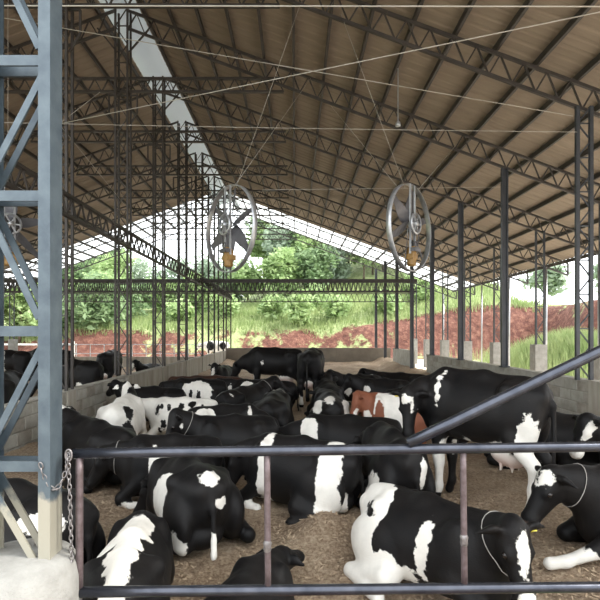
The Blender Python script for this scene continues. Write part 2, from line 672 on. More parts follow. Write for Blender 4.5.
HR = 0.96
wr = tag(empty('wall_right', (0, 0, 0)), kind='structure')
mb = MB(); mb.box((XW_R + 0.012, 8.5, -0.3), (XW_R + 0.19, 19.4, HR - 0.02)); mb.build('mortar_core', 'mortar', wr)
block_run(wr, XW_R + 0.085, 8.65, 19.4, -0.04, 5, 0.2, 0.4, -1, ['block', 'block', 'blockb'])
mb = MB(); mb.box((XW_R - 0.02, 8.2, -0.3), (XW_R + 0.3, 8.66, HR + 0.02)); mb.build('end_pillar', 'plaster', wr)
mb = MB(); mb.box((XW_R, 22.0, -0.3), (XW_R + 0.19, 26.0, HR + 0.06)); mb.build('wall_stub', 'block', wr)
mb = MB(); mb.box((XW_R - 0.01, 8.66, HR - 0.02), (XW_R + 0.2, 19.4, HR + 0.015)); mb.build('coping', 'block', wr)

wb = tag(empty('wall_back', (0, 0, 0)), kind='structure')
x = XW_L
for i, wid in enumerate((3.2, 3.2, 3.15)):
    mb = MB(); mb.box((x + 0.006, YW, -0.3), (x + wid - 0.006, YW + 0.18, 0.93 + 0.01 * (i % 2))); mb.build('wall_panel', 'farwall', wb)
    x += wid
for i in range(4):
    mb = MB(); mb.box((-18 + 3.46 * i + .006, YW, -0.4), (-18 + 3.46 * (i + 1) - .006, YW + 0.18, 0.42)); mb.build('wall_panel', 'plaster', wb)

# ---- roof
ceil = tag(empty('ceiling', (0, 0, 0)), kind='structure')
Y0, Y1 = 1.4, 31.9


def roof_sheet(x0, x1, name, Y0, Y1, mat='roof'):
    pitch = 0.27
    ny = int(round((Y1 - Y0) / pitch)) + 1
    prof = [(0, 0), (0.16, 0), (0.19, 0.014), (0.24, 0.014)]
    ysl, zo = [], []
    for i in range(ny):
        for (dy, dz) in prof:
            ysl.append(min(Y1, Y0 + i * pitch + dy)); zo.append(dz)
    v, f = [], []
    nxs = 7
    for j in range(nxs):
        x = x0 + (x1 - x0) * j / (nxs - 1)
        for yy, dz in zip(ysl, zo):
            v.append((x, yy, chord_z(x) + 0.135 + dz))
    n = len(ysl)
    for j in range(nxs - 1):
        for i in range(n - 1):
            f.append((j * n + i, j * n + i + 1, (j + 1) * n + i + 1, (j + 1) * n + i))
    return mesh_obj(name, v, f, mat, ceil)


YB = 28.1
roof_sheet(XR + 0.42, XE_R, 'roof_sheet', Y0, YB)
roof_sheet(XE_L, XR - 0.45, 'roof_sheet', Y0, YB)
for a_, b2 in ((XR + 0.42, XE_R), (XE_L, XR - 0.45)):
    roof_sheet(a_, b2, 'translucent_sheet', YB, Y1, 'lightsheet')
# raised ridge cap over the open ridge slot
mb_v, mb_f = [], []
K = 14
ysr = np.linspace(Y0, Y1, 60)
for yy in ysr:
    for k in range(K + 1):
        a = math.pi * (0.12 + 0.76 * k / K)
        mb_v.append((XR + 0.15 - 1.02 * math.cos(a), yy, ZR - 0.22 + 0.62 * math.sin(a) + 0.03))
for i in range(len(ysr) - 1):
    for k in range(K):
        a = i * (K + 1) + k
        mb_f.append((a, a + 1, a + K + 2, a + K + 1))
mesh_obj('ridge_cap', mb_v, mb_f, 'ridge', ceil, smooth=True)
# purlins: channels running the length of the barn
np_ = 19
for side, xe in ((1, XE_R), (-1, XE_L)):
    for i in range(np_ + 1):
        x = XR + side * 0.55 + (xe - XR - side * 0.55) * i / np_
        z = chord_z(x)
        o = bar('purlin', (x, Y0, z + 0.07), (x, Y1, z + 0.07), 0.055, 0.115, 'truss', ceil, up=(0, 0, 1))

# ---- trusses
CH = 0.055
ORD = ['first', 'second', 'third', 'fourth', 'fifth', 'sixth', 'seventh', 'eighth', 'ninth', 'tenth', 'eleventh']


def half_truss(y, side, k):
    xe = XE_R if side > 0 else XE_L
    x0 = XR + side * 0.16
    slope_w = 'right' if side > 0 else 'left'
    ang = math.atan(SLOPE)
    t = empty('roof_truss', (x0, y, chord_z(x0) - 0.4))
    nm = ORD[len(FR) - 1 - k]
    over = 'gated pen' if side > 0 else 'second pen'
    tag(t, f'dark lattice roof truss over the {over}, {nm} from the hillside end', 'roof truss', 'lattice roof trusses')
    dep = 0.46
    p0, p1 = (x0, y, chord_z(x0) - 0.03), (xe, y, chord_z(xe) - 0.03)
    bar('top_chord', p0, p1, CH, 0.055, 'truss', t)
    q0, q1 = (x0, y, chord_z(x0) - dep), (xe, y, chord_z(xe) - dep)
    bar('bottom_chord', q0, q1, CH, 0.055, 'truss', t)
    bar('end_bar', p1, q1, 0.05, 0.06, 'truss', t)
    n = 34
    dxw = (xe - x0) / n
    single = side > 0 and k in (2, 3, 4)
    mbw = MB()
    for i in range(n):
        xa, xm, xb = x0 + dxw * i, x0 + dxw * (i + .5), x0 + dxw * (i + 1)
        a = (xa, y, chord_z(xa) - dep); b_ = (xm, y, chord_z(xm) - 0.03); c = (xb, y, chord_z(xb) - dep)
        for (u, v) in ((a, b_), (b_, c)):
            if single:
                bar('web_bar', u, v, 0.026, 0.028, 'truss', t)
            else:
                mbw.bar(u, v, 0.026, 0.028)
    if not single:
        mbw.build('web_bars', 'truss', t)
    return t


for k, y in enumerate(FR):
    half_truss(y, 1, k)
    half_truss(y, -1, k)


def lattice_beam(name, p0, p1, depth, label, pitch=0.34, cw=0.05, up=(0, 1, 0), single=False, solid=False):
    p0, p1 = Vector(p0), Vector(p1)
    t = tag(empty(name, (p0 + p1) / 2), label, 'beam')
    dz = Vector((0, 0, depth))
    bar('top_chord', p0, p1, cw, 0.08, 'truss', t, up=up if up != (0, 1, 0) else (0, 1, 0))
    bar('bottom_chord', p0 - dz, p1 - dz, cw, 0.08, 'truss', t, up=up)
    n = max(2, int((p1 - p0).length / pitch))
    mbw = MB()
    for i in range(n):
        a = p0.lerp(p1, i / n) - dz; m_ = p0.lerp(p1, (i + .5) / n); c = p0.lerp(p1, (i + 1) / n) - dz
        if single:
            bar('web_bar', a, m_, 0.025, 0.03, 'truss', t, up=up); bar('web_bar', m_, c, 0.025, 0.03, 'truss', t, up=up)
        else:
            mbw.bar(a, m_, 0.025, 0.03, up); mbw.bar(m_, c, 0.025, 0.03, up)
    if not single:
        mbw.build('web_bars', 'truss', t)
    return t


# collar ties near the ridge
for k, y in enumerate(FR):
    zt = 8.0
    hw = (ZR - 0.46 - zt) / SLOPE
    lattice_beam('collar_tie', (XR - hw - 0.6, y + 0.09, zt), (XR + hw + 0.6, y + 0.09, zt), 0.32,
                 f'horizontal lattice tie under the roof ridge, {ORD[len(FR)-1-k]} from the hillside end', single=(k in (3, 4)))['group'] = 'collar ties'
# girder along the centre posts, and cross girders near the far end
lattice_beam('lattice_girder', (XR + 0.24, 2.2, 4.2), (XR + 0.24, 31.3, 4.2), 0.36, 'long dark lattice girder running along the tall posts of the left wall', 0.4, up=(1, 0, 0))
lattice_beam('lattice_girder', (XE_L + 2, 21.9, 4.12), (5.3, 21.9, 4.12), 0.5, 'horizontal lattice girder spanning between posts in front of the hillside', 0.2, 0.07)
lattice_beam('lattice_girder', (XE_L + 2, 22.2, 4.12), (5.3, 22.2, 4.12), 0.5, 'second horizontal lattice girder close behind its twin before the hillside', 0.2, 0.07)
lattice_beam('lattice_girder', (XE_L + 2, 31.2, 4.25), (PX_OUT, 31.2, 4.25), 0.5, 'horizontal lattice girder across the open gable end of the barn', 0.34)
mbx = MB(); mbx.bar((XE_L + 2, 21.7, 4.06), (5.3, 21.7, 4.06), 0.16, 0.06)
tag(mbx.build('steel_beam', 'truss'), 'plain dark steel beam beside the lattice girder before the hillside', 'beam')


def lattice_post(name, x, y, z0, z1, w, label, group, mat='truss', pitch=0.42, cw=0.045, brackets=False, planes=2):
    t = tag(empty(name, (x, y, z0)), label, 'post', group)
    h = w / 2
    for sx in (-1, 1):
        for sy in ((-1, 1) if planes == 2 else (-1,)):
            bar('chord', (x + sx * h, y + sy * h * .8, z0), (x + sx * h, y + sy * h * .8, z1), cw, cw, mat, t)
    n = int((z1 - z0) / pitch)
    for i in range(n):
        a, b_ = z0 + (z1 - z0) * i / n, z0 + (z1 - z0) * (i + 1) / n
        s = 1 if i % 2 else -1
        bar('lacing_bar', (x - s * h, y - h * .8, a), (x + s * h, y - h * .8, b_), 0.022, 0.02, mat, t)
        if i % 2:
            bar('batten', (x - h, y - h * .8, a), (x + h, y - h * .8, a), 0.022, 0.02, mat, t)
    if brackets:
        for zb in (7.55,):
            for s in (-1, 1):
                bar('bracket_arm', (x, y, zb), (x + s * .34, y, zb), 0.035, 0.035, mat, t)
                bar('bracket_arm', (x + s * .34, y, zb), (x + s * .34, y, zb - .42), 0.035, 0.035, mat, t)
                bar('bracket_brace', (x + s * .34, y, zb - .42), (x + s * h, y, zb - .75), 0.035, 0.035, mat, t)
                bar('ridge_strut', (x + s * h, y, 8.6), (x + s * .62, y, chord_z(x + s * .62) - .3), 0.035, 0.035, mat, t)
    return t


nf = len(FR)
for k, y in enumerate(FR):
    if k < 1: continue
    lattice_post('lattice_post', XR + 0.04, y, HL + 0.027 if y < YW else -0.13, 9.6, 0.29,
                 f'tall lattice post on the left wall, {ORD[nf-1-k]} from the hillside end', 'tall lattice posts under the ridge', brackets=True)
for k, y in enumerate(FR):
    if k < 1: continue
    zt = chord_z(PX_IN) - 0.47
    if k == 2:
        lattice_post('lattice_post', PX_IN + 0.02, y, HR + 0.015, zt, 0.24, 'dark twin-chord lattice post on the right wall beside its concrete end pillar', 'posts on the right wall', 'post', 0.3, 0.062, planes=1)
    else:
        z0 = -0.03 if k == 1 else HR + 0.015 if y < 19.4 else (HR + 0.06 if 22 < y < 26 else -0.13)
        t = tag(empty('steel_post', (PX_IN, y, z0)), f'dark channel post along the right wall, {ORD[k-2]} from its concrete end pillar', 'post', 'posts on the right wall')
        if k == 1: t['label'] = 'dark channel post standing on the bedding before the end pillar of the right wall'
        w = 0.125
        bar('web_plate', (PX_IN, y, z0), (PX_IN, y, zt), w, 0.02, 'post', t)
        for s in (-1, 1):
            bar('flange', (PX_IN + s * w / 2, y, z0), (PX_IN + s * w / 2, y, zt), 0.03, 0.085, 'post', t)
        bar('base_plate', (PX_IN, y, z0), (PX_IN, y, z0 + .03), 0.19, 0.19, 'post', t)
# outer posts on concrete stubs, both sides
for k, y in enumerate(FR):
    if k < 2: continue
    for xo, sd in ((PX_OUT, 'right'), (-15.85, 'left')):
        zt = chord_z(xo) - 0.47
        zs = 1.45
        mbp = MB(); mbp.box((xo - .18, y - .18, -0.14 if sd == 'right' else -0.3), (xo + .18, y + .18, zs))
        where = 'outside the right wall' if sd == 'right' else 'along the second pen'
        st = mbp.build('concrete_stub', 'concrete')
        tag(st, f'square concrete stub {where} under a post, {ORD[nf-1-k]} from the hillside end', 'concrete stub', 'concrete post stubs')
        lattice_post('outer_post', xo, y, zs, zt, 0.25, f'slim lattice post {where} on a stub, {ORD[nf-1-k]} from the hillside end', 'outer lattice posts', 'post', 0.36, 0.05, planes=1)
# thin drop poles between outer posts
for k, y in enumerate(FR[3:]):
    xo = 9.3
    mbp = MB(); mbp.tube([(xo, y, -0.12), (xo, y, chord_z(xo) - .47)], 0.035, 8)
    tag(mbp.build('eave_pole', 'galv', smooth=True), f'thin pale pole under the right eave, {ORD[len(FR)-4-k]} from the hillside end', 'pole', 'thin eave poles')

# ================================================================== FRONT COLUMN, GATE, CHAIN
YC = 2.4
xr0, xr1 = (38 - 295) * YC / FPX, (50 - 295) * YC / FPX      # right chord front face
pier_c = Vector((-1.36, YC + 0.05, 0))
mb = MB()
mb.lathe([(0.0, -0.1), (0.30, -0.1), (0.295, 0.3), (0.288, 0.60), (0.275, 0.66), (0.25, 0.695), (0.17, 0.715), (0.0, 0.72)], (pier_c.x, pier_c.y, 0), 40)
o = mb.build('concrete_pier', 'concrete', smooth=True)
tag(o, 'round pale concrete pier carrying the blue-grey lattice column', 'concrete pier')
col = tag(empty('lattice_column', (pier_c.x, YC, 0.70)), 'blue-grey painted lattice column with channel chords standing on the round pier', 'column')


def channel(name, xa, xb, y0, y1, z0, z1, webside, parent):
    """C section: web on one side, two flanges"""
    m_ = MB()
    t = 0.008
    if webside > 0:
        m_.box((xb - t, y0, z0), (xb, y1, z1))
    else:
        m_.box((xa, y0, z0), (xa + t, y1, z1))
    fa, fb = (xa, xb - t) if webside > 0 else (xa + t, xb)
    m_.box((fa, y0, z0), (fb, y0 + t, z1))
    m_.box((fa, y1 - t, z0), (fb, y1, z1))
    return m_.build(name, 'bluegrey', parent)


ZT = 7.6
xl1 = (-11 - 295) * YC / FPX
channel('chord', xr0, xr1, YC, YC + 0.125, 0.69, ZT, 1, col)
channel('chord', xl1 - 0.058, xl1, YC, YC + 0.125, 0.69, ZT, -1, col)
zh = [1.157 + 0.652 * i for i in range(-1, 10)]
for i, z in enumerate(zh):
    if z > 0.72:
        for yy in (YC + 0.012, YC + 0.113):
            bar('batten', (xl1 - .03, yy, z), (xr0 + .02, yy, z), 0.05, 0.012, 'bluegrey', col)
    for yy in (YC + 0.012, YC + 0.113):
        if z + .65 > ZT: continue
        za, zb = z + 0.06, z + 0.59
        if i == 0:
            za = 0.66; zb = 1.10
        if i % 2 == 0:
            bar('diagonal', (xl1 - .02, yy, zb), (xr0 + .0, yy, za), 0.032, 0.012, 'bluegrey', col)
        else:
            bar('diagonal', (xl1 - .02, yy, za), (xr0 + .02, yy, zb), 0.032, 0.012, 'bluegrey', col)

gate = tag(empty('pipe_gate', (-1.08, 2.5, 0.5)), 'dark steel pipe gate with two long rails and uprights chained to the column', 'gate')


def gp(x, y, Y):
    return px(x, y, Y)


YL, YRR = 2.50, 2.66


def gY(x):
    return YL + (YRR - YL) * (x - 75) / 525.0


def rail(name, xa, ya, xb, yb, r, mat='pipe', dY=0):
    m_ = MB()
    a, b_ = gp(xa, ya, gY(xa) + dY), gp(xb, yb, gY(xb) + dY)
    m_.tube([a.lerp(b_, i / 6) for i in range(7)], r, 16)
    return m_.build(name, mat, gate, smooth=True)


rail('top_rail', 74, 453.5, 760, 444.5, 0.027)
rail('bottom_rail', 78, 592, 760, 585.5, 0.027)
rail('end_upright', 79.5, 455, 79.5, 590, 0.018, 'rustpipe')
rail('upright', 267, 453, 268, 590, 0.0165, 'rustpipe')
rail('upright', 463, 450, 464.5, 589, 0.0165, 'rustpipe')
rail('upright', 660, 448, 660, 587, 0.0165, 'rustpipe')
m_ = MB()
a = gp(408, 443.5, gY(408) - 0.01); b_ = gp(760, 274, gY(760) - 0.06)
m_.tube([a.lerp(b_, i / 8) for i in range(9)], 0.029, 16)
m_.build('brace', 'pipe', gate, smooth=True)
for c in (gp(72.5, 454, gY(72)), gp(76, 592, gY(76))):
    m_ = MB()
    m_.lathe([(0.0, -0.02), (0.024, -0.015), (0.03, 0.0), (0.024, 0.015), (0.0, 0.02)], c, 14)
    m_.build('end_cap', 'pipe', gate, smooth=True)
for (xx, yy) in ((267.4, 546), (464, 540)):
    m_ = MB()
    c = gp(xx, yy, gY(xx))
    m_.lathe([(0.0165, -0.03), (0.021, -0.015), (0.019, 0.0), (0.0225, 0.015), (0.0165, 0.03)], c, 12)
    m_.build('weld_collar', 'chain', gate, smooth=True)
# gate post outside the frame on the right carries the gate
m_ = MB()
gx = gp(765, 450, gY(765))
m_.tube([(gx.x, gx.y, -0.05), (gx.x, gx.y, 2.3)], 0.045, 14)
tag(m_.build('gate_post', 'pipe', smooth=True), 'round dark steel post at the hinge end of the gate', 'post')


def chain(pts, label, link=0.034, name='chain'):
    pts = [Vector(p) for p in pts]
    seg = []
    for i in range(len(pts) - 1):
        n = max(1, int((pts[i + 1] - pts[i]).length / (link * 0.72)))
        seg += [pts[i].lerp(pts[i + 1], j / n) for j in range(n)]
    seg.append(pts[-1])
    m_ = MB()
    for i in range(len(seg) - 1):
        t = (seg[i + 1] - seg[i]).normalized()
        u = t.cross(Vector((0, 1, 0)))
        if u.length < .1: u = Vector((1, 0, 0))
        u.normalize()
        if i % 2: u = t.cross(u)
        c = (seg[i] + seg[i + 1]) / 2
        ring = [c + t * (link * .5 * math.cos(a_)) + u * (link * .27 * math.sin(a_)) for a_ in [k * math.pi / 5 for k in range(10)]]
        m_.tube(ring, 0.0032, 5, closed=True)
    return tag(m_.build(name, 'chain', smooth=True), label, 'chain')


def sag(a, b, s, n=8):
    a, b = Vector(a), Vector(b)
    return [a.lerp(b, i / n) - Vector((0, 0, s * 4 * (i / n) * (1 - i / n))) for i in range(n + 1)]


chain(sag(gp(40, 463, 2.39), gp(66, 470, 2.45), 0.11) + [gp(69, 452, 2.47)], 'short steel chain slung from the column to the gate corner')
chain([gp(68, 453, 2.455), gp(70, 500, 2.455), gp(72, 566, 2.455)], 'long steel chain hanging straight down beside the gate end')
m_ = MB()
c0 = gp(69, 457, 2.46)
m_.tube([c0 + Vector((0.016 * math.cos(t_), -0.005, 0.028 * math.sin(t_) + .01)) for t_ in [k * math.pi / 8 for k in range(16)]], 0.005, 8, closed=True)
tag(m_.build('shackle', 'chain', smooth=True), 'steel ring shackle looped at the gate corner holding the chains', 'shackle')


# ================================================================== FANS
def fan(cx, cy, Y, label, yaw, rad=0.74):
    c = px(cx, cy, Y)
    t = tag(empty('ceiling_fan', c, yaw), label, 'fan', 'large belt-driven hoop fans')

    def loc(m_, name, mat, smooth=True):
        o = mesh_obj(name, m_.v, m_.f, mat, None, smooth=smooth)
        bm = bmesh.new(); bm.from_mesh(o.data)
        bmesh.ops.recalc_face_normals(bm, faces=bm.faces)
        bm.to_mesh(o.data); bm.free()
        o.parent = t
        return o
    m_ = MB()
    m_.lathe([(rad, -0.045), (rad + .014, -0.045), (rad + .014, 0.045), (rad, 0.045), (rad, -0.045)], (0, 0, 0), 64, 'y')
    loc(m_, 'hoop', 'galv')
    for s in (-1, 1):
        m_ = MB()
        m_.bar((s * .085, -0.05, rad + .0), (s * .085, -0.05, -rad * .62), 0.028, 0.028)
        loc(m_, 'frame_bar', 'galv', False)
    m_ = MB()
    zc = 0.06
    m_.lathe([(0.155, -.13), (0.185, -.13), (0.185, -.09), (0.155, -.09), (0.155, -.13)], (0, 0, zc), 32, 'y')
    pul = loc(m_, 'pulley', 'galv')
    for k in range(6):
        m_ = MB()
        a_ = k * math.pi / 3
        m_.bar((.03 * math.cos(a_), -.11, zc + .03 * math.sin(a_)), (.165 * math.cos(a_), -.11, zc + .165 * math.sin(a_)), 0.022, 0.02)
        loc(m_, 'spoke', 'galv', False).parent = pul
    m_ = MB()
    m_.lathe([(0.0, -.15), (0.04, -.15), (0.04, .02), (0.0, .02)], (0, 0, zc), 16, 'y')
    loc(m_, 'hub', 'galv').parent = pul
    for k in range(6):
        a_ = k * math.pi / 3 + 0.35
        ca, sa = math.cos(a_), math.sin(a_)
        v = []
        for i in range(6):
            r = 0.06 + (rad - 0.10) * i / 5
            w = 0.055 + 0.05 * math.sin(math.pi * min(1, (i + 1) / 5))
            for s in (-1, 1):
                tw = (0.6 - 0.07 * i)
                ox, oy = s * w * math.cos(tw), s * w * math.sin(tw)
                for th in (-.004, .004):
                    v.append((r * ca - ox * sa, 0.03 + oy + th, zc * (1 - i / 5) + r * sa + ox * ca))
        f = []
        for i in range(5):
            b0 = i * 4
            f += [(b0, b0 + 2, b0 + 6, b0 + 4), (b0 + 1, b0 + 5, b0 + 7, b0 + 3), (b0, b0 + 4, b0 + 5, b0 + 1), (b0 + 2, b0 + 3, b0 + 7, b0 + 6)]
        f += [(20, 22, 23, 21), (0, 1, 3, 2)]
        mb2 = MB(); mb2.v, mb2.f = v, f
        loc(mb2, 'blade', 'blade', False)
    m_ = MB()
    m_.lathe([(0, -.17), (.06, -.165), (.08, -.14), (.085, .12), (.055, .16), (0, .165)], (0, -.03, -0.50), 20, 'z')
    m_.box((-.10, -.10, -.55), (.10, .06, -.46))
    m_.box((-.05, -.12, -.37), (.05, 0.0, -.33))
    loc(m_, 'motor', 'motor', False)
    m_ = MB()
    m_.box((-.105, -.15, -.42), (.105, -.06, -.36))
    m_.lathe([(0.045, -.13), (0.06, -.13), (0.06, -.1), (0.045, -.1), (0.045, -.13)], (0, 0, -.30), 16, 'y')
    m_.bar((-.06, -.11, -.30), (-.175, -.11, zc), 0.012, 0.012)
    m_.bar((.06, -.11, -.30), (.175, -.11, zc), 0.012, 0.012)
    loc(m_, 'belt_drive', 'blade', False)
    return t


YF = 8.7
fan(230, 229, YF, 'grey hoop fan with dark blades hanging against the bright gable opening', math.radians(-50))
fan(410, 228, YF, 'grey hoop fan hanging under the tan roof slope near the right posts', math.radians(50))
fan(8, 228, YF, 'grey hoop fan half hidden behind the blue-grey column', math.radians(50))


# ================================================================== CABLES AND CORDS
def cable(pts, r, label, mat='cord', cat='cable'):
    m_ = MB(); m_.tube(pts, r * .85, 6)
    return tag(m_.build('cable', mat, smooth=True), label, cat)


def sagline(a, b, s, n=12):
    return sag(a, b, s, n)


LP = px(59, 124, 8.78); RP = px(573, 116, 8.75)
cable(sagline((-4.0, 5.6, 5.465), (5.0, 5.6, 5.455), 0.0, 2), 0.009, 'thick pale cable stretched level across the barn, highest of all', cat='cable')
cable(sagline(px(-60, 7, 8.7), RP, 0.0, 2), 0.008, 'pale cable running down to the head of the lattice post by the end pillar', cat='cable')
cable(sagline(LP, px(600, 12, 6.0), 0.0, 2), 0.008, 'pale cable climbing to the right from the tall left wall post', cat='cable')
cable(sagline(px(-60, 121, 8.72), px(577, 132, 8.72), 0.02), 0.006, 'level pale cable tied between the tall left post and the right post', cat='cable')
cable([LP, px(124, 204, 12.0)], 0.007, 'slanting pale stay from the tall left post down to the next post', cat='cable')
cable([LP, px(100, 92, 8.9)], 0.005, 'short pale stay rising from the tall left post to a truss', cat='cable')
cable(sagline(px(262, 190, YF), px(500, 187, 12.0), 0.0, 2), 0.005, 'thin level cord from the fan in the gable opening to the right posts', cat='cable')
z1 = YF
cable([px(300, 5, 8.9), px(236, 250 - 62, z1)], 0.005, 'near cord carrying the fan in the gable opening from the roof')
cable([px(311, 78, 12.1), px(233, 188, z1)], 0.005, 'rear cord carrying the fan in the gable opening from a truss')
cable([px(341, 14, 8.9), px(405, 188, z1)], 0.005, 'near cord carrying the fan under the roof slope from the roof')
cable([px(331, 106, 12.1), px(400, 190, z1)], 0.005, 'rear cord carrying the fan under the roof slope from a truss')
cable([px(456, 145, 12.1), px(418, 190, z1)], 0.005, 'slanting guy cord between the right fan and a truss')
cable([px(8, -80, 8.9), px(8, 189, z1)], 0.005, 'cord carrying the fan behind the blue-grey column')

# small lamp under the roof
m_ = MB()
c = px(398, 125, 10.5)
m_.lathe([(0, -.03), (.05, -.03), (.06, 0), (.05, .05), (0.015, .09), (.012, 1.2)], c, 14)
tag(m_.build('hanging_lamp', 'galv', smooth=True), 'small pale lamp hanging on a stem below the roof', 'lamp')

# ================================================================== COWS
CORN = np.array([(0, 0, 0), (1, 0, 0), (0, 1, 0), (1, 1, 0), (0, 0, 1), (1, 0, 1), (0, 1, 1), (1, 1, 1)])
EDG = [(0, 1), (2, 3), (4, 5), (6, 7), (0, 2), (1, 3), (4, 6), (5, 7), (0, 4), (1, 5), (2, 6), (3, 7)]


def surface_nets(F, org, h):
    ins = F < 0
    nx, ny, nz = F.shape
    cnt = np.zeros((nx - 1, ny - 1, nz - 1), np.int8)
    for c in CORN:
        cnt += ins[c[0]:nx - 1 + c[0], c[1]:ny - 1 + c[1], c[2]:nz - 1 + c[2]]
    I = np.argwhere((cnt > 0) & (cnt < 8))
    vals = np.stack([F[I[:, 0] + c[0], I[:, 1] + c[1], I[:, 2] + c[2]] for c in CORN], 1)
    acc = np.zeros((len(I), 3)); num = np.zeros(len(I))
    for a, b in EDG:
        va, vb = vals[:, a], vals[:, b]
        cr = (va < 0) != (vb < 0)
        t = np.where(cr, va / np.where(cr, va - vb, 1), 0)
        acc += np.where(cr[:, None], CORN[a] + t[:, None] * (CORN[b] - CORN[a]), 0)
        num += cr
    V = org + (I + acc / num[:, None]) * h
    cid = -np.ones(cnt.shape, np.int64)
    cid[I[:, 0], I[:, 1], I[:, 2]] = np.arange(len(I))
    quads = []
    for ax in range(3):
        sl0 = [slice(1, -1)] * 3; sl1 = [slice(1, -1)] * 3
        sl0[ax] = slice(0, -1); sl1[ax] = slice(1, None)
        A, B = ins[tuple(sl0)], ins[tuple(sl1)]
        E = np.argwhere(A != B)
        sgn = A[E[:, 0], E[:, 1], E[:, 2]]
        off = np.array([1, 1, 1]); off[ax] = 0
        E = E + off
        u, v = [(1, 2), (2, 0), (0, 1)][ax]
        def cell(du, dv):
            C = E.copy(); C[:, u] += du; C[:, v] += dv
            return cid[C[:, 0], C[:, 1], C[:, 2]]
        q = np.stack([cell(-1, -1), cell(0, -1), cell(0, 0), cell(-1, 0)], 1)
        q[~sgn] = q[~sgn][:, ::-1]
        quads.append(q)
    return V, np.concatenate(quads)


def rotm(yaw, pitch):
    """columns: forward, left, up"""
    f = np.array([math.cos(pitch) * math.cos(yaw), math.cos(pitch) * math.sin(yaw), math.sin(pitch)])
    l = np.array([-math.sin(yaw), math.cos(yaw), 0.0])
    return np.stack([f, l, np.cross(f, l)], 1)


class SDF:
    def __init__(s, lo, hi, h):
        s.h = h
        s.lo = np.array(lo, float)
        s.n = np.ceil((np.array(hi) - s.lo) / h).astype(int) + 1
        s.F = np.full(s.n, 9.0, np.float32)
        s.ax = [s.lo[i] + h * np.arange(s.n[i]) for i in range(3)]

    def _sub(s, lo, hi):
        a = np.clip(np.floor((lo - s.lo) / s.h).astype(int), 0, s.n)
        b = np.clip(np.ceil((hi - s.lo) / s.h).astype(int) + 1, 0, s.n)
        sl = tuple(slice(a[i], b[i]) for i in range(3))
        X = s.ax[0][sl[0]][:, None, None]; Y = s.ax[1][sl[1]][None, :, None]; Z = s.ax[2][sl[2]][None, None, :]
        return sl, X, Y, Z

    def _merge(s, sl, d, k):
        a = s.F[sl]
        if a.size == 0: return
        hh = np.clip(0.5 + 0.5 * (a - d) / k, 0, 1)
        s.F[sl] = a * (1 - hh) + d * hh - k * hh * (1 - hh)

    def ell(s, c, r, R=None, k=0.07):
        c = np.array(c, float); r = np.array(r, float)
        m = (r.max() if R is not None else r) + k + 0.04
        sl, X, Y, Z = s._sub(c - m, c + m)
        p = [X - c[0], Y - c[1], Z - c[2]]
        if R is not None:
            p = [p[0] * R[0, i] + p[1] * R[1, i] + p[2] * R[2, i] for i in range(3)]
        k0 = np.sqrt((p[0] / r[0]) ** 2 + (p[1] / r[1]) ** 2 + (p[2] / r[2]) ** 2)
        k1 = np.sqrt((p[0] / r[0] ** 2) ** 2 + (p[1] / r[1] ** 2) ** 2 + (p[2] / r[2] ** 2) ** 2) + 1e-6
        s._merge(sl, k0 * (k0 - 1) / k1, k)

    def cone(s, a, b, ra, rb, k=0.05, flat=None, fs=1.0):
        a = np.array(a, float); b = np.array(b, float)
        m = max(ra, rb) + k + 0.03
        sl, X, Y, Z = s._sub(np.minimum(a, b) - m, np.maximum(a, b) + m)
        ab = b - a
        L2 = ab @ ab + 1e-9
        t = np.clip(((X - a[0]) * ab[0] + (Y - a[1]) * ab[1] + (Z - a[2]) * ab[2]) / L2, 0, 1)
        q = [X - a[0] - t * ab[0], Y - a[1] - t * ab[1], Z - a[2] - t * ab[2]]
        d2 = q[0] ** 2 + q[1] ** 2 + q[2] ** 2
        if flat is not None:
            fl = np.array(flat, float)
            w = q[0] * fl[0] + q[1] * fl[1] + q[2] * fl[2]
            d2 = d2 + w * w * (1 / fs ** 2 - 1)
        s._merge(sl, (np.sqrt(d2) - (ra + (rb - ra) * t)) * (fs if flat is not None else 1), k)

    def chain(s, pts, rs, k=0.04, **kw):
        for i in range(len(pts) - 1):
            s.cone(pts[i], pts[i + 1], rs[i], rs[i + 1], k, **kw)


R_ = math.radians


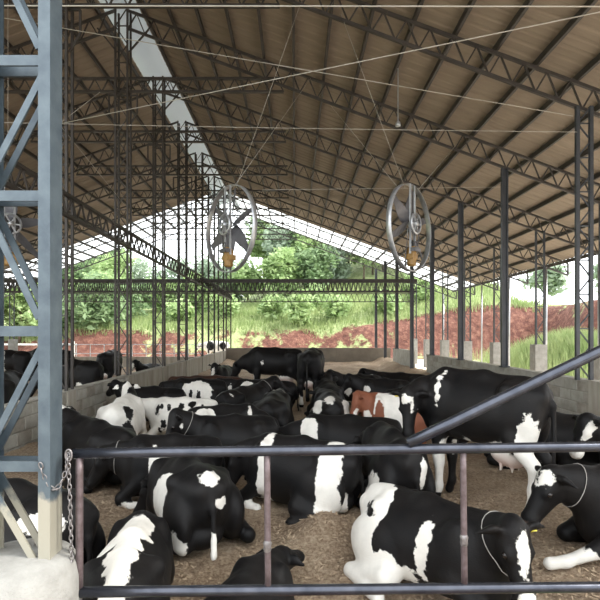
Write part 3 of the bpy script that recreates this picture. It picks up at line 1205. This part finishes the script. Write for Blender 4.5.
def cow_shape(pose, h, neck=(0, 35), head=(0, -40), nl=0.6, side=1, tail=0.0, fore='fold', tail_side=0.0):
    """pose 'lie' or 'stand'; neck (yaw, elevation), head (yaw, pitch) in degrees in the cow's own frame"""
    st = pose == 'stand'
    dz = 0.60 if st else 0.0
    S = SDF((-1.12, -0.95, -0.10), (1.75, 0.95, 1.75 if st else 1.30), h)
    lean = 0.0 if st else 0.03 * side
    S.ell((0.14, 0, .43 + dz), (.56, .315, .365), k=.1)
    S.ell((-0.26, lean, .41 + dz), (.52, .355 if not st else .34, .345), k=.12)
    S.ell((-0.62, 0, .50 + dz), (.30, .255, .27), k=.12)
    S.ell((0.44, 0, .46 + dz), (.28, .235, .345), k=.1)
    S.ell((0.60, 0, .33 + dz), (.17, .17, .24), k=.1)
    S.cone((-.82, 0, .70 + dz), (-.1, 0, .735 + dz), .055, .075, k=.12)
    S.cone((-.1, 0, .735 + dz), (.46, 0, (.765 if st else .715) + dz), .075, .06, k=.12)
    for s_ in (-1, 1):
        S.cone((-.50, .10 * s_, .71 + dz), (-.48, .25 * s_, .655 + dz), .055, .055, k=.08)
        S.cone((-.48, .24 * s_, .655 + dz), (-.86, .10 * s_, .60 + dz), .05, .05, k=.1)
        S.ell((.42, .20 * s_, .50 + dz), (.17, .10, .28), k=.08)
    if st:
        for s_ in (-1, 1):
            S.ell((-.62, .17 * s_, .95), (.24, .125, .33), k=.09)
            S.chain([(-.56, .20 * s_, .78), (-.80, .185 * s_, .53), (-.775, .18 * s_, .30), (-.76, .18 * s_, .13), (-.71, .18 * s_, .045)], [.125, .068, .047, .05, .062], k=.05)
            S.chain([(.44, .17 * s_, .80), (.46, .165 * s_, .50), (.45, .16 * s_, .42), (.45, .16 * s_, .15), (.49, .16 * s_, .045)], [.12, .07, .06, .045, .06], k=.05)
        S.ell((-.42, 0, .62), (.24, .165, .155), k=.06)
        S.ell((-.50, 0, .60), (.17, .16, .15), k=.05)
        for sx in (-.36, -.5):
            for s_ in (-1, 1):
                S.cone((sx, .085 * s_, .5), (sx, .095 * s_, .42), .024, .016, k=.02)
    else:
        s_ = side
        S.ell((-.46, .31 * s_, .31), (.36, .135, .27), rotm(R_(4 * s_), R_(-12)), k=.07)
        S.chain([(-.2, .40 * s_, .18), (-.66, .44 * s_, .085), (-.36, .50 * s_, .055), (-.16, .53 * s_, .045)], [.12, .062, .048, .055], k=.05)
        S.ell((-.52, -.24 * s_, .30), (.34, .12, .26), k=.08)
        S.chain([(-.7, -.22 * s_, .12), (-.3, -.28 * s_, .07)], [.08, .06], k=.05)
        for q in (-1, 1):
            if fore == 'out' and q == side:
                S.chain([(.46, .20 * q, .34), (.72, .25 * q, .16), (1.02, .26 * q, .06), (1.16, .26 * q, .045)], [.11, .07, .045, .055], k=.05)
            else:
                S.chain([(.42, .22 * q, .34), (.76, .21 * q, .12), (.60, .25 * q, .055), (.46, .27 * q, .05)], [.11, .07, .045, .052], k=.05)
        S.ell((-.62, -.02 * side, .17), (.2, .2, .13), k=.05)
    # neck and head
    B = np.array([.50, 0, .53 + dz])
    ny, ne = R_(neck[0]), R_(neck[1])
    mid = B + nl * .5 * np.array([math.cos(ne) * math.cos(ny * .6), math.cos(ne) * math.sin(ny * .6), math.sin(ne)])
    P = mid + nl * .5 * np.array([math.cos(ne) * math.cos(ny * 1.3), math.cos(ne) * math.sin(ny * 1.3), math.sin(ne)])
    lat = np.array([-math.sin(ny), math.cos(ny), 0])
    S.cone(B, mid, .255, .185, k=.12, flat=lat, fs=.72)
    S.cone(mid, P, .185, .125, k=.08, flat=lat, fs=.78)
    H = rotm(R_(head[0]), R_(head[1]))
    if st: pass

    def hp(x, y, z): return P + H @ np.array([x, y, z])
    S.ell(hp(.07, 0, -.02), (.145, .11, .115), H, k=.06)
    S.cone(hp(.08, 0, -.01), hp(.40, 0, -.03), .10, .066, k=.05)
    S.cone(hp(.12, 0, -.10), hp(.38, 0, -.085), .075, .045, k=.05)
    S.ell(hp(.425, 0, -.045), (.07, .083, .07), H, k=.04)
    S.ell(hp(.02, 0, .075), (.07, .07, .05), H, k=.04)
    for q in (-1, 1):
        S.ell(hp(.15, .085 * q, .025), (.05, .035, .035), H, k=.03)
        S.cone(hp(.0, .09 * q, .03), hp(-.02, .17 * q, .015), .032, .052, k=.03, flat=H[:, 0], fs=.55)
        S.cone(hp(-.02, .17 * q, .015), hp(-.01, .275 * q, -.02), .055, .02, k=.02, flat=H[:, 0], fs=.5)
    # tail
    tz = .64 + dz
    if st:
        S.chain([(-.86, 0, tz), (-.95, 0, tz - .12), (-.965, .02, .75), (-.955, .02, .45), (-.95, .02, .28)], [.045, .035, .026, .024, .05], k=.03)
    else:
        ts = tail_side
        S.chain([(-.86, 0, tz), (-.925, .02 * ts, .45), (-.945, .10 * ts, .18), (-.97, .26 * ts, .05)], [.04, .03, .024, .034], k=.03)
    V, Q = surface_nets(S.F, S.lo, S.h)
    info = dict(B=B, mid=mid, P=P, H=H, lat=lat, hp=hp)
    return V, Q, info


def side_pts(lst):
    return lst


def cow(label, x, y, heading, pose='lie', patches=(), base=-0.5, coat='coat', h=0.03, sc=(1, 1, 1), z=0.0, pinks=(), cord=False, tags=0, eyes=False, headw=None, group=None, pitch=0, **kw):
    V, Q, inf = cow_shape(pose, h, **kw)
    w = np.full(len(V), base, np.float32)
    n = vnoise(V[:, 0] * 5 + x * 3, V[:, 2] * 5 + V[:, 1] * 4 + y, 2) - .5
    n2 = vnoise(V[:, 0] * 13 + x, V[:, 2] * 13 - V[:, 1] * 9, 5) - .5
    wob = n * 0.34 + n2 * 0.16

    def apply(P, sign, c, r):
        d = 1 - np.sqrt((((P - np.array(c)) / np.array(r)) ** 2).sum(1)) + wob * min(1.0, 0.16 / min(r) + .35)
        d = d * min(r) * 2.2
        return d
    for p in patches:
        d = apply(V, p[0], p[1:4], p[4:7])
        if p[0] > 0: w = np.maximum(w, d)
        else: w = np.minimum(w, -d)
    # face marks in head coordinates
    HV = (V - inf['P']) @ inf['H']
    for p in (headw or ()):
        d = apply(HV, p[0], p[1:4], p[4:7])
        if p[0] > 0: w = np.maximum(w, d)
        else: w = np.minimum(w, -d)
    pk = np.zeros(len(V), np.float32)
    mz = 1 - np.sqrt((((HV - np.array((.475, 0, -.05))) / np.array((.05, .08, .07))) ** 2).sum(1))
    if eyes: pk = np.maximum(pk, mz * .5)
    if pose == 'stand':
        ud = 1 - np.sqrt((((V - np.array((-.45, 0, .55))) / np.array((.3, .2, .17))) ** 2).sum(1))
        pk = np.maximum(pk, ud)
        w = np.maximum(w, ud)
    if pose == 'stand':
        w = np.where(V[:, 2] < .075, -.5, w)
    S3 = np.array(sc) * (np.array((.97, .97, .98)) if pose == 'stand' else np.array((.90, .92, .90)))
    VV = V * S3
    t = tag(empty('cow', (x, y, z), R_(heading)), label, 'cow', group or 'cows resting in the bedding pen')
    t.rotation_euler = (0, R_(pitch), R_(heading))
    me = bpy.data.meshes.new('body')
    me.vertices.add(len(VV)); me.vertices.foreach_set('co', VV.astype(np.float32).ravel())
    me.loops.add(Q.size); me.loops.foreach_set('vertex_index', Q.astype(np.int32).ravel())
    me.polygons.add(len(Q)); me.polygons.foreach_set('loop_start', np.arange(0, Q.size, 4, dtype=np.int32))
    me.polygons.foreach_set('use_smooth', np.ones(len(Q), bool))
    me.update(calc_edges=True)
    me.validate()
    for nm, arr in (('white', w), ('pink', pk)):
        a = me.attributes.new(nm, 'FLOAT', 'POINT')
        a.data.foreach_set('value', np.ascontiguousarray(arr, dtype=np.float32))
    me.materials.append(M[coat])
    b = bpy.data.objects.new('body', me)
    COL.objects.link(b); b.parent = t
    if eyes:
        for q in (-1, 1):
            m_ = MB()
            m_.lathe([(0, -.024), (.017, -.017), (.024, 0), (.017, .017), (0, .024)], tuple(inf['hp'](.155, .105 * q, .012) * S3), 12)
            o = mesh_obj('eye', m_.v, m_.f, 'eye', b, smooth=True)
    if cord:
        a_, b2 = inf['mid'], inf['P']
        ax = (b2 - a_) / np.linalg.norm(b2 - a_)
        c = a_ + (b2 - a_) * .25
        lat = inf['lat']; up = np.cross(ax, lat)
        # find the neck surface around the cord plane
        rel = V - c
        near = np.abs(rel @ ax) < h * 1.2
        pts = []
        rr = V[near] - c
        la, ua = rr @ lat, rr @ up
        ok = np.hypot(la, ua) < .36
        la, ua = la[ok], ua[ok]
        an = np.arctan2(ua, la); rad = np.hypot(la, ua)
        for k in range(24):
            th = -math.pi + 2 * math.pi * (k + .5) / 24
            dd = np.abs((an - th + math.pi) % (2 * math.pi) - math.pi)
            s_ = rad[dd < .3]
            r = (np.median(s_) if len(s_) else .17) + .008
            pts.append(tuple((c + lat * r * math.cos(th) + up * r * math.sin(th)) * S3))
        m_ = MB(); m_.tube(pts, .0035, 6, closed=True)
        mesh_obj('neck_cord', m_.v, m_.f, 'neckcord', t, smooth=True)
    for q in ((-1,) if tags == 1 else (1,) if tags == 2 else ()):
        m_ = MB()
        c = inf['hp'](.016, .165 * q, .012)
        fx = inf['H'][:, 0]
        u, v2 = inf['H'][:, 1], inf['H'][:, 2]
        ring = [c + .026 * (u * math.cos(a) + v2 * math.sin(a)) for a in [k * math.pi / 8 for k in range(16)]]
        vv = [tuple((p + fx * .004) * S3) for p in ring] + [tuple((p - fx * .004) * S3) for p in ring]
        ff = [tuple(range(16)), tuple(reversed(range(16, 32)))] + [(i, i + 16, (i + 1) % 16 + 16, (i + 1) % 16) for i in range(16)]
        o = mesh_obj('ear_tag', vv, ff, 'tag', b)
        o['label'] = 'round yellow ear tag'
    return t

BLAZE = [(1, .2, 0, .07, .22, .045, .08)]
# patches: (+1 white / -1 dark, centre x y z, radii x y z) in the cow's own frame: x forward, y left, z up
# ---- front row
cow('black cow with a broad white T-shaped saddle lying rump out beside the round pier', -1.10, 3.38, 99, h=.022, z=-.27, pitch=4, sc=(.82, .84, 1), side=1, neck=(10, -8), head=(10, -50), nl=.36,
    patches=[(1, -.55, .0, .72, .42, .13, .4), (1, -.12, .20, .70, .17, .34, .2), (1, .12, .0, .76, .25, .16, .16), (1, -.92, .0, .45, .14, .11, .4)])
cow('black cow with a white hip mark lying behind the blue-grey column', -2.27, 3.94, 158, h=.025, z=-.1, side=1, neck=(10, 10), head=(10, -40),
    patches=[(1, -.66, .20, .62, .22, .16, .09), (1, -.30, .36, .50, .12, .1, .06)])
cow('black cow with a white poll patch looking away to the left block wall', -2.55, 6.42, 138, h=.028, z=-.06, neck=(12, 32), head=(12, -20), eyes=False,
    headw=[(1, -.09, 0, .02, .07, .2, .14)])
cow('black cow with a cord and a cream shoulder patch lying among others, head tucked low', -1.40, 5.55, 190, h=.026, z=-.07, sc=(.72, .9, 1), cord=True, neck=(-8, 6), head=(-5, -48), nl=.56, tail_side=1,
    patches=[(1, .20, .30, .45, .11, .2, .30), (1, .55, .2, .06, .25, .15, .06)])
cow('plain black cow with a pale neck cord holding its long head low to one side', -.84, 6.45, 200, h=.028, sc=(.76, .95, 1), cord=True, neck=(8, 33), head=(10, -58), eyes=True,
    patches=[(1, -.55, .34, .35, .08, .1, .05)], headw=[(1, .05, .08, -.12, .07, .04, .04)])
cow('black cow with white flank and white tail spots lying rump towards the gate', -.98, 4.56, 120, h=.022, z=-.08, pitch=6, sc=(.84, .95, 1), side=-1, neck=(25, -8), head=(40, -50), nl=.36, tail_side=.1,
    patches=[(1, -.14, .36, .36, .30, .24, .5), (1, -.85, .0, .70, .12, .10, .07), (1, -.93, -.10, .48, .1, .09, .06), (1, -.96, .03, .12, .1, .12, .13), (1, -.96, -.2, .14, .12, .07, .12), (1, -.75, .3, .15, .08, .1, .15)])
cow('black cow with a white shoulder stripe and broad white rump lying side-on', .02, 5.22, 157, h=.024, z=-.05, side=1, neck=(15, 10), head=(20, -60), nl=.38, sc=(.82, .95, 1.04), tail_side=-1,
    patches=[(1, .36, .2, .45, .085, .4, .5), (1, -.60, .2, .38, .17, .5, .6), (-1, -.93, .0, .45, .14, .3, .3), (1, .5, .2, .05, .25, .2, .09)], headw=[(1, .42, 0, -.05, .08, .1, .08)])
cow('small black cow with raised head seen from behind through the middle of the gate', -.32, 3.22, 72, h=.024, sc=(.74, .8, .70), neck=(-12, 20), head=(-10, -15), nl=.34, z=-.28)
cow('white-hipped black cow with blazed face and yellow ear tag lying against the gate', 1.06, 3.78, -56, h=.02, z=-.17, side=-1, sc=(.88, .95, .98), neck=(-18, 36), head=(-24, -62), nl=.50, eyes=True, cord=True, tags=2, tail_side=1,
    patches=[(1, -.66, -.2, .38, .36, .5, .62), (-1, -.74, .1, .60, .15, .24, .16), (-1, -.52, -.24, .62, .11, .09, .1), (-1, -.12, -.2, .60, .22, .4, .34), (1, .14, -.3, .52, .075, .2, .30), (1, -.18, -.42, .12, .55, .22, .26), (1, .5, -.2, .04, .3, .2, .07)],
    headw=[(1, .15, 0, .09, .17, .05, .08), (1, .44, .0, .0, .06, .06, .05)])
cow('black cow with white-edged thigh lying rump out behind the blazed cow', 1.03, 5.36, 98, h=.024, side=1, neck=(15, 0), head=(15, -40), nl=.4, sc=(.88, .80, 1.05),
    patches=[(1, -.62, .47, .25, .3, .07, .3), (1, -.93, -.1, .45, .09, .06, .22), (1, -.88, .02, .2, .12, .1, .12)])
cow('large black cow standing side-on with white hind leg and pale udder', 1.93, 5.30, 137, pose='stand', h=.022, sc=(.81, 1, 1.0), neck=(62, 2), head=(112, -74), nl=.50, eyes=True, tags=1, group='standing cows',
    patches=[(1, .40, .17, 1.24, .046, .25, .2), (1, -.74, .22, .55, .16, .2, .52), (1, -.62, .2, .50, .22, .2, .12), (1, -.40, .2, .62, .2, .3, .12), (1, .30, .1, .55, .14, .3, .14), (1, .46, .15, .30, .13, .15, .36), (1, -.76, 0, .2, .15, .3, .3), (1, .05, .2, .68, .06, .2, .08), (-1, -.95, .02, .8, .06, .09, .6)],
    headw=[(1, .06, 0, .11, .06, .09, .05), (1, .16, .06, .1, .1, .02, .05)])
cow('black cow with a white poll and white foreleg lying by the standing cow, facing it', 3.02, 4.12, 180, h=.022, z=-.03, side=1, fore='out', neck=(6, 20), head=(8, -52), nl=.56, eyes=True, cord=True,
    patches=[(1, .98, .26, .05, .38, .12, .13), (1, .78, .1, .1, .1, .2, .08), (1, -.1, .4, .1, .4, .2, .07)], headw=[(1, .06, .03, .09, .10, .10, .06)])
cow('plain black cow lying low below the end pillar of the right wall', 3.35, 6.7, 165, h=.03, neck=(0, 0), head=(0, -40))
cow('black cow with white cheek and cream muzzle lying near the right wall pillar', 4.22, 5.75, 184, h=.028, neck=(0, 35), head=(10, -60), headw=[(1, .12, .1, .02, .16, .06, .07), (1, .42, .0, -.03, .12, .12, .1)],
    patches=[(1, .5, .25, .45, .12, .1, .07)])
# ---- middle rows
cow('mostly white cow with black band and black thigh spots lying by the left block wall', -2.70, 7.85, 95, h=.03, base=.5, neck=(20, 38), head=(20, -30), sc=(.9, .92, 1.06),
    patches=[(-1, .1, .3, .55, .22, .2, .36), (-1, -.60, -.2, .62, .14, .12, .14),  (-1, -.78, -.27, .40, .18, .12, .17), (-1, -.88, .0, .3, .09, .07, .16), (-1, .7, -.1, .75, .25, .2, .25)], headw=[(-1, .1, 0, 0, .2, .2, .2), (1, .2, 0, .07, .2, .03, .06)])
cow('cream white cow with black speckles and a pale head lying side-on', -1.98, 8.75, 182, h=.03, z=-.07, sc=(.78, 1, 1), base=.5, neck=(10, 20), head=(20, -45), nl=.5,
    patches=[(-1, -.05, .2, .66, .08, .12, .09), (-1, .25, .2, .62, .06, .1, .1), (-1, -.3, .15, .68, .1, .12, .08), (-1, -.1, .35, .55, .09, .1, .08), (-1, .05, .37, .42, .05, .1, .12), (-1, -.28, .36, .42, .08, .1, .07), (-1, .5, .2, .6, .06, .1, .12), (-1, .35, .26, .35, .05, .1, .1), (-1, .45, .26, .25, .04, .1, .06)] + [(-1, -.75 + .13 * i + .05 * ((i * 7) % 3), .26 + .04 * ((i * 5) % 3), .36 + .11 * ((i * 3) % 4), .04, .09, .05 + .02 * (i % 3)) for i in range(11)], headw=[(-1, .15, .09, .03, .05, .04, .05)])
cow('plain black cow lying close to the plastered left wall behind the speckled cow', -2.85, 9.9, 182, h=.038, sc=(.82, 1, 1), neck=(-15, 32), head=(-40, -25))
cow('black cow with large white side marked by black spots near the plastered wall', -2.15, 10.9, 184, h=.036, neck=(0, 12), head=(0, -50), nl=.5, sc=(.8, 1, 1.1),
    patches=[(1, -.1, .3, .45, .5, .3, .36), (-1, .12, .36, .5, .05, .1, .12), (-1, -.12, .37, .42, .06, .1, .16), (-1, .1, .36, .24, .06, .1, .06), (-1, -.35, .36, .25, .06, .1, .06)])
cow('dark brown cow lying behind the spotted cow along the plastered wall', -2.05, 12.4, 178, h=.04, coat='coat_brown', neck=(0, 15), head=(0, -40))
cow('black cow with white chevron on its hip lying between others', -1.0, 9.95, 62, h=.036, neck=(-20, 35), head=(-40, -30), cord=True, tail_side=1,
    patches=[(1, -.72, .12, .70, .05, .3, .06), (1, -.80, .2, .5, .04, .3, .18)])
cow('black cow with a large white hip patch and a white shoulder stripe', -1.0, 7.42, 8, h=.032, sc=(.74, .95, 1), neck=(-12, -5), head=(-20, -45), nl=.5, side=-1,
    patches=[(1, -.50, -.2, .58, .26, .3, .22), (1, .48, -.15, .5, .06, .25, .36), (1, -.7, -.2, .3, .1, .2, .08)])
cow('black cow facing out from the far end of the plastered wall', -2.35, 16.3, 262, h=.045, neck=(0, 35), head=(0, -50), headw=[(1, .3, 0, .05, .2, .06, .08)])
cow('black cow standing side-on before the far wall', -.62, 13.7, 180, pose='stand', h=.034, neck=(-10, -20), head=(-10, -60), sc=(.95, 1, 1), group='standing cows',
    patches=[(1, -.1, .2, .58, .12, .3, .1), (1, -.25, .3, .60, .1, .2, .08), (1, .6, .1, .6, .12, .2, .1), (1, .28, .33, 1.02, .04, .05, .09)])
cow('black cow standing with its rump turned out beside another standing cow', .42, 12.65, 82, pose='stand', h=.034, neck=(0, 0), head=(0, -40), sc=(.95, 1, 1), group='standing cows', patches=[(1, -.75, .2, .2, .1, .1, .2)])
cow('black cow with a white shoulder patch lying in front of the standing pair', -.78, 11.4, 172, h=.038, neck=(5, 20), head=(0, -40), patches=[(1, .3, .2, .62, .2, .3, .2), (1, -.3, .3, .62, .14, .2, .1), (1, .75, .1, .6, .07, .2, .1)])
cow('heavy plain black cow lying end-on with one cream hoof', -.38, 8.75, 84, h=.034, side=-1, neck=(0, 15), head=(0, -30), cord=True, patches=[(1, -.2, -.53, .05, .2, .14, .09), (1, -.96, .06, .5, .05, .04, .04)])
cow('black cow with white shoulder edges and raised head lying near the heap', .72, 11.05, 93, h=.036, neck=(-20, 38), head=(-30, -15), patches=[(1, .05, .36, .5, .08, .1, .2), (1, .05, -.34, .52, .07, .12, .25), (1, -.9, .1, .6, .08, .06, .1)])
cow('black cow with a white spine patch and a white stripe down one hip', .62, 8.9, 91, h=.034, neck=(15, 15), head=(15, -40), patches=[(1, -.6, .05, .74, .26, .10, .12), (1, -.66, -.25, .56, .24, .10, .26), (1, -.6, .27, .62, .24, .10, .14), (1, -.3, .36, .5, .2, .05, .06)])
cow('long black cow with a large white triangle on the shoulder lying side-on', .66, 6.75, 177, h=.027, z=-.09, neck=(-12, -2), head=(-5, -40), nl=.5, sc=(.95, .95, 1.05), patches=[(1, .52, .15, .62, .17, .3, .2), (-1, .36, .24, .48, .12, .1, .12), (1, -.45, .34, .4, .04, .05, .1)])
cow('red and white cow with a broad white side lying between black cows', 1.62, 8.3, 178, h=.03, sc=(.70, 1, 1.08), coat='coat_red', neck=(15, 28), head=(25, -55), nl=.5, patches=[(1, .02, .25, .50, .50, .4, .6), (-1, .38, .28, .5, .12, .2, .2), (1, .7, .2, .45, .12, .1, .12), (-1, -.55, .2, .62, .2, .2, .16)], headw=[(1, .3, .06, -.05, .15, .06, .06)])
cow('black cow with white spots on its side lying near the right wall', 1.95, 11.2, 178, h=.038, sc=(.8, 1, 1.05), neck=(0, 30), head=(5, -40), patches=[(1, -.3, .3, .45, .2, .2, .14), (1, .5, .25, .6, .1, .2, .08)])
cow('plain black cow lying tucked against the heap by the right wall', 2.95, 10.2, 172, h=.038, neck=(0, 5), head=(0, -40))
cow('black cow with white shoulder lying before the dark back wall', 1.6, 12.8, 200, h=.04, sc=(.85, 1, 1), neck=(0, 35), head=(0, -40), patches=[(1, .5, .2, .5, .14, .3, .25)])
cow('black cow with a small white neck mark lying beside the right heap', 2.75, 13.4, 160, h=.04, neck=(20, 30), head=(20, -40), patches=[(1, .72, .15, .7, .1, .2, .06)])
cow('black cow with long white back stripe lying behind the big standing cow', 3.2, 8.5, 150, h=.034, neck=(20, 20), head=(30, -50), patches=[(1, .45, .0, .8, .12, .2, .05)])
# ---- second pen beyond the left wall, and outside
LG = 'cows in the pen beyond the left wall'
cow('black cow with white udder standing beyond the left block wall', -5.45, 12.1, 168, pose='stand', h=.04, z=-.2, neck=(0, -25), head=(0, -60), sc=(.95, 1, .98), group=LG, patches=[(1, -.5, .2, .65, .16, .2, .25), (1, -.8, 0, .2, .2, .3, .3)])
cow('big black cow standing close behind the left block wall, partly hidden by the column', -5.1, 8.75, 105, pose='stand', h=.04, z=-.3, neck=(0, -10), head=(0, -50), group=LG, patches=[(1, -.7, -.1, .5, .2, .2, .2)])
cow('white-fronted black cow standing farthest along the second pen', -10.1, 17.6, 172, pose='stand', h=.05, z=-.2, neck=(10, 10), head=(20, -50), group=LG, patches=[(1, .1, .2, 1.0, .22, .4, .4), (1, .5, .2, .8, .16, .3, .3)])
cow('black cow with white belly standing behind another in the second pen', -9.3, 18.9, 182, pose='stand', h=.05, z=-.2, neck=(0, 0), head=(0, -50), group=LG, patches=[(1, -.2, .3, .75, .3, .3, .2), (1, .25, .3, 1.0, .06, .2, .4)])
cow('dark cow standing end-on beside a tall lattice post', -6.35, 17.2, 95, pose='stand', h=.05, z=-.2, neck=(0, 10), head=(0, -40), group=LG)
cow('black and white cow lying in the second pen with only its face above the wall', -6.0, 20.5, 250, h=.05, z=-.2, neck=(0, 45), head=(0, -40), group=LG, headw=[(1, .3, 0, .0, .2, .08, .2)])
cow('white cow with black patches standing outside beyond the back wall', -5.3, 33.4, 175, pose='stand', h=.055, z=-.13, base=.5, neck=(0, 0), head=(0, -40), group='cows outside', patches=[(-1, .3, .2, 1.1, .25, .4, .3), (-1, -.55, .2, 1.1, .2, .4, .25)])

# ================================================================== VEGETATION AND FAR THINGS
def tree(x, y, hgt, rx, rz, mat, label, n=1500, trunk=0.14, leaf=0.34, group='trees on the hillside', seed=0):
    r = np.random.default_rng(seed + 5000 + int(x * 10) + int(y * 7))
    z0 = float(terr_h(np.array([x]), np.array([y]))[0]) - 0.1
    t = tag(empty('tree', (x, y, z0)), label, 'tree', group)
    m_ = MB()
    m_.tube([(x, y, z0), (x + .1, y, z0 + hgt * .35), (x - .1, y + .1, z0 + hgt * .75)], [trunk, trunk * .8, trunk * .3], 7)
    m_.build('trunk', 'bark', t, smooth=True)
    # clumps then leaves
    nc = 16
    cc = r.normal(size=(nc, 3)); cc /= np.linalg.norm(cc, axis=1)[:, None]
    cc *= (r.random(nc) ** .5)[:, None] * np.array([rx * .75, rx * .75, rz * .8])
    ci = r.integers(0, nc, n)
    d = r.normal(size=(n, 3)); d /= np.linalg.norm(d, axis=1)[:, None]
    cr = .34 * rx + .3 * rx * r.random(nc)
    P = cc[ci] + d * (cr[ci] * r.random(n) ** .4)[:, None]
    P[:, 2] += hgt - rz * .9
    u = r.normal(size=(n, 3)); u[:, 2] *= .5; u /= np.linalg.norm(u, axis=1)[:, None]
    v = np.cross(u, r.normal(size=(n, 3))); v /= np.linalg.norm(v, axis=1)[:, None]
    s = leaf * (.6 + .8 * r.random(n))[:, None]
    V = np.stack([P - u * s, P - v * s * .45, P + u * s, P + v * s * .45], 1).reshape(-1, 3)
    o = mesh_obj('crown', V.tolist(), np.arange(4 * n).reshape(-1, 4).tolist(), mat, t)
    o['kind'] = 'stuff'
    return t


TL = {'leaf_a': 'fresh green leafy tree on the grassy slope above the red bank', 'leaf_b': 'dark green dense tree on the hillside behind the barn', 'leaf_c': 'tall tree with haze-paled grey-green leaves at the top of the hillside'}
spots = []
rr = random.Random(5)
for i in range(15):
    spots.append((-26 + i * 3.0 + rr.uniform(-1, 1), 57 + rr.uniform(-3, 4), rr.uniform(6, 8.5), 2.6, 3.2, 'leaf_a' if i % 3 else 'leaf_b'))
for i in range(14):
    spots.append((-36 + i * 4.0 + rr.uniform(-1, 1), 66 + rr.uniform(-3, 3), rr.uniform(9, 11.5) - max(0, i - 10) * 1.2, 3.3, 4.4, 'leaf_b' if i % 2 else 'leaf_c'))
for i in range(12):
    spots.append((-34 + i * 1.6 + rr.uniform(-1, 1), 38 + i * .8 + rr.uniform(-2, 3), rr.uniform(6, 9), 2.6, 3.4, 'leaf_b' if i % 3 else 'leaf_a'))
for i, q in enumerate(range(262, 452, 15)):
    spots.append(((q - 295) * 61 / FPX + rr.uniform(-.6, .6), 60 + rr.uniform(-3, 4), 7.5 + rr.uniform(-1, 1.5) - max(0, q - 380) * .03, 2.6, 3.6, ('leaf_a', 'leaf_c', 'leaf_b', 'leaf_a')[i % 4]))
for (x, y, hh, rx, rz, mt) in spots:
    q = 295 + x * FPX / y
    if 125 < q < 262 and y > 50:
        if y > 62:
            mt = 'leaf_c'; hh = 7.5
        else:
            hh = 3.6 + (q - 125) * .012; rx = 2.2; rz = 1.9
    if q >= 262 and y > 60: hh *= 1.25
    if 60 < q < 230 and y < 50: hh *= .75
    tree(x, y, hh, rx, rz, mt, TL[mt], n=2600, leaf=.30)
for (x, y, hh) in ((26, 52, 5), (30, 47, 4.5), (21, 57, 6), (33, 40, 4), (17, 58, 6.5)):
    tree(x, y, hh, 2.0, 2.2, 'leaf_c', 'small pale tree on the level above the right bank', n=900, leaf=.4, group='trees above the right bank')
# bushes low on the slope
for (x, y, hh, rx) in ((0.5, 44.2, 3.4, 1.6), (-2.0, 47, 2.6, 1.5), (4.2, 46, 2.6, 1.6), (8.2, 45, 2.4, 1.4), (-6.5, 48, 2.4, 1.5), (-11, 47, 2.6, 1.7), (11.5, 47, 2.8, 1.6), (2.2, 50, 3.0, 1.8)):
    t = tree(x, y, hh, rx, hh * .55, 'leaf_a', 'rounded green bush overhanging the red soil bank', n=900, leaf=.26, trunk=.05, group='bushes on the bank')
    t.name = 'bush'; t['category'] = 'bush'


def grass_patch(name, label, n, xf, hmin, hmax, w, seed):
    r = np.random.default_rng(seed)
    X, Y = xf(r, n)
    Z = terr_h(X, Y) - .03
    a = r.random(n) * 6.283
    hgt = hmin + (hmax - hmin) * r.random(n)
    ln = .45 * hgt * r.random(n)
    b = r.random(n) * 6.283
    wx, wy = np.cos(a) * w, np.sin(a) * w
    tx, ty = np.cos(b) * ln, np.sin(b) * ln
    V = np.stack([np.stack([X - wx, Y - wy, Z], 1), np.stack([X + wx, Y + wy, Z], 1),
                  np.stack([X + wx * .6 + tx * .4, Y + wy * .6 + ty * .4, Z + hgt * .65], 1), np.stack([X + tx, Y + ty, Z + hgt], 1),
                  np.stack([X - wx * .6 + tx * .4, Y - wy * .6 + ty * .4, Z + hgt * .65], 1)], 1).reshape(-1, 3)
    o = mesh_obj(name, V.tolist(), np.arange(5 * n).reshape(-1, 5).tolist(), 'grass')
    return tag(o, label, 'grass', kind='stuff')


grass_patch('tall_grass', 'tall bright green grass covering the mound outside the right wall', 16000,
            lambda r, n: (14.2 + r.normal(size=n) * 1.5, 25.5 + r.normal(size=n) * 3.0), .5, 1.25, .014, 1)


def slope_pts(r, n):
    X = -24 + 46 * r.random(n)
    Y = 42.8 + 15 * r.random(n)
    return X, Y


grass_patch('slope_grass', 'rough green grass growing over the slope above the red bank', 26000, slope_pts, .25, .8, .035, 2)


def fence():
    t = tag(empty('rail_fence', (-21, 33, -.2)), 'white rail fence in the yard beyond the second pen', 'fence')
    for i in range(7):
        x = -26 + i * 1.9
        bar('fence_post', (x, 33, -.22), (x, 33, 1.25), .09, .09, 'fence', t)
    for z in (.45, 1.05):
        bar('fence_rail', (-26.2, 33, z), (-14.4, 33, z), .12, .05, 'fence', t)


fence()
m_ = MB()
t = tag(empty('tubular_railing', (-11, 30.4, -.13)), 'thin grey tubular railing behind the low wall of the second pen', 'railing')
for i in range(12):
    x = -15 + i * .85
    bar('railing_post', (x, 30.4, -.13), (x, 30.4, 1.1), .035, .035, 'galv', t)
for z in (.55, 1.1):
    bar('railing_rail', (-15, 30.4, z), (-5.65, 30.4, z), .035, .035, 'galv', t)
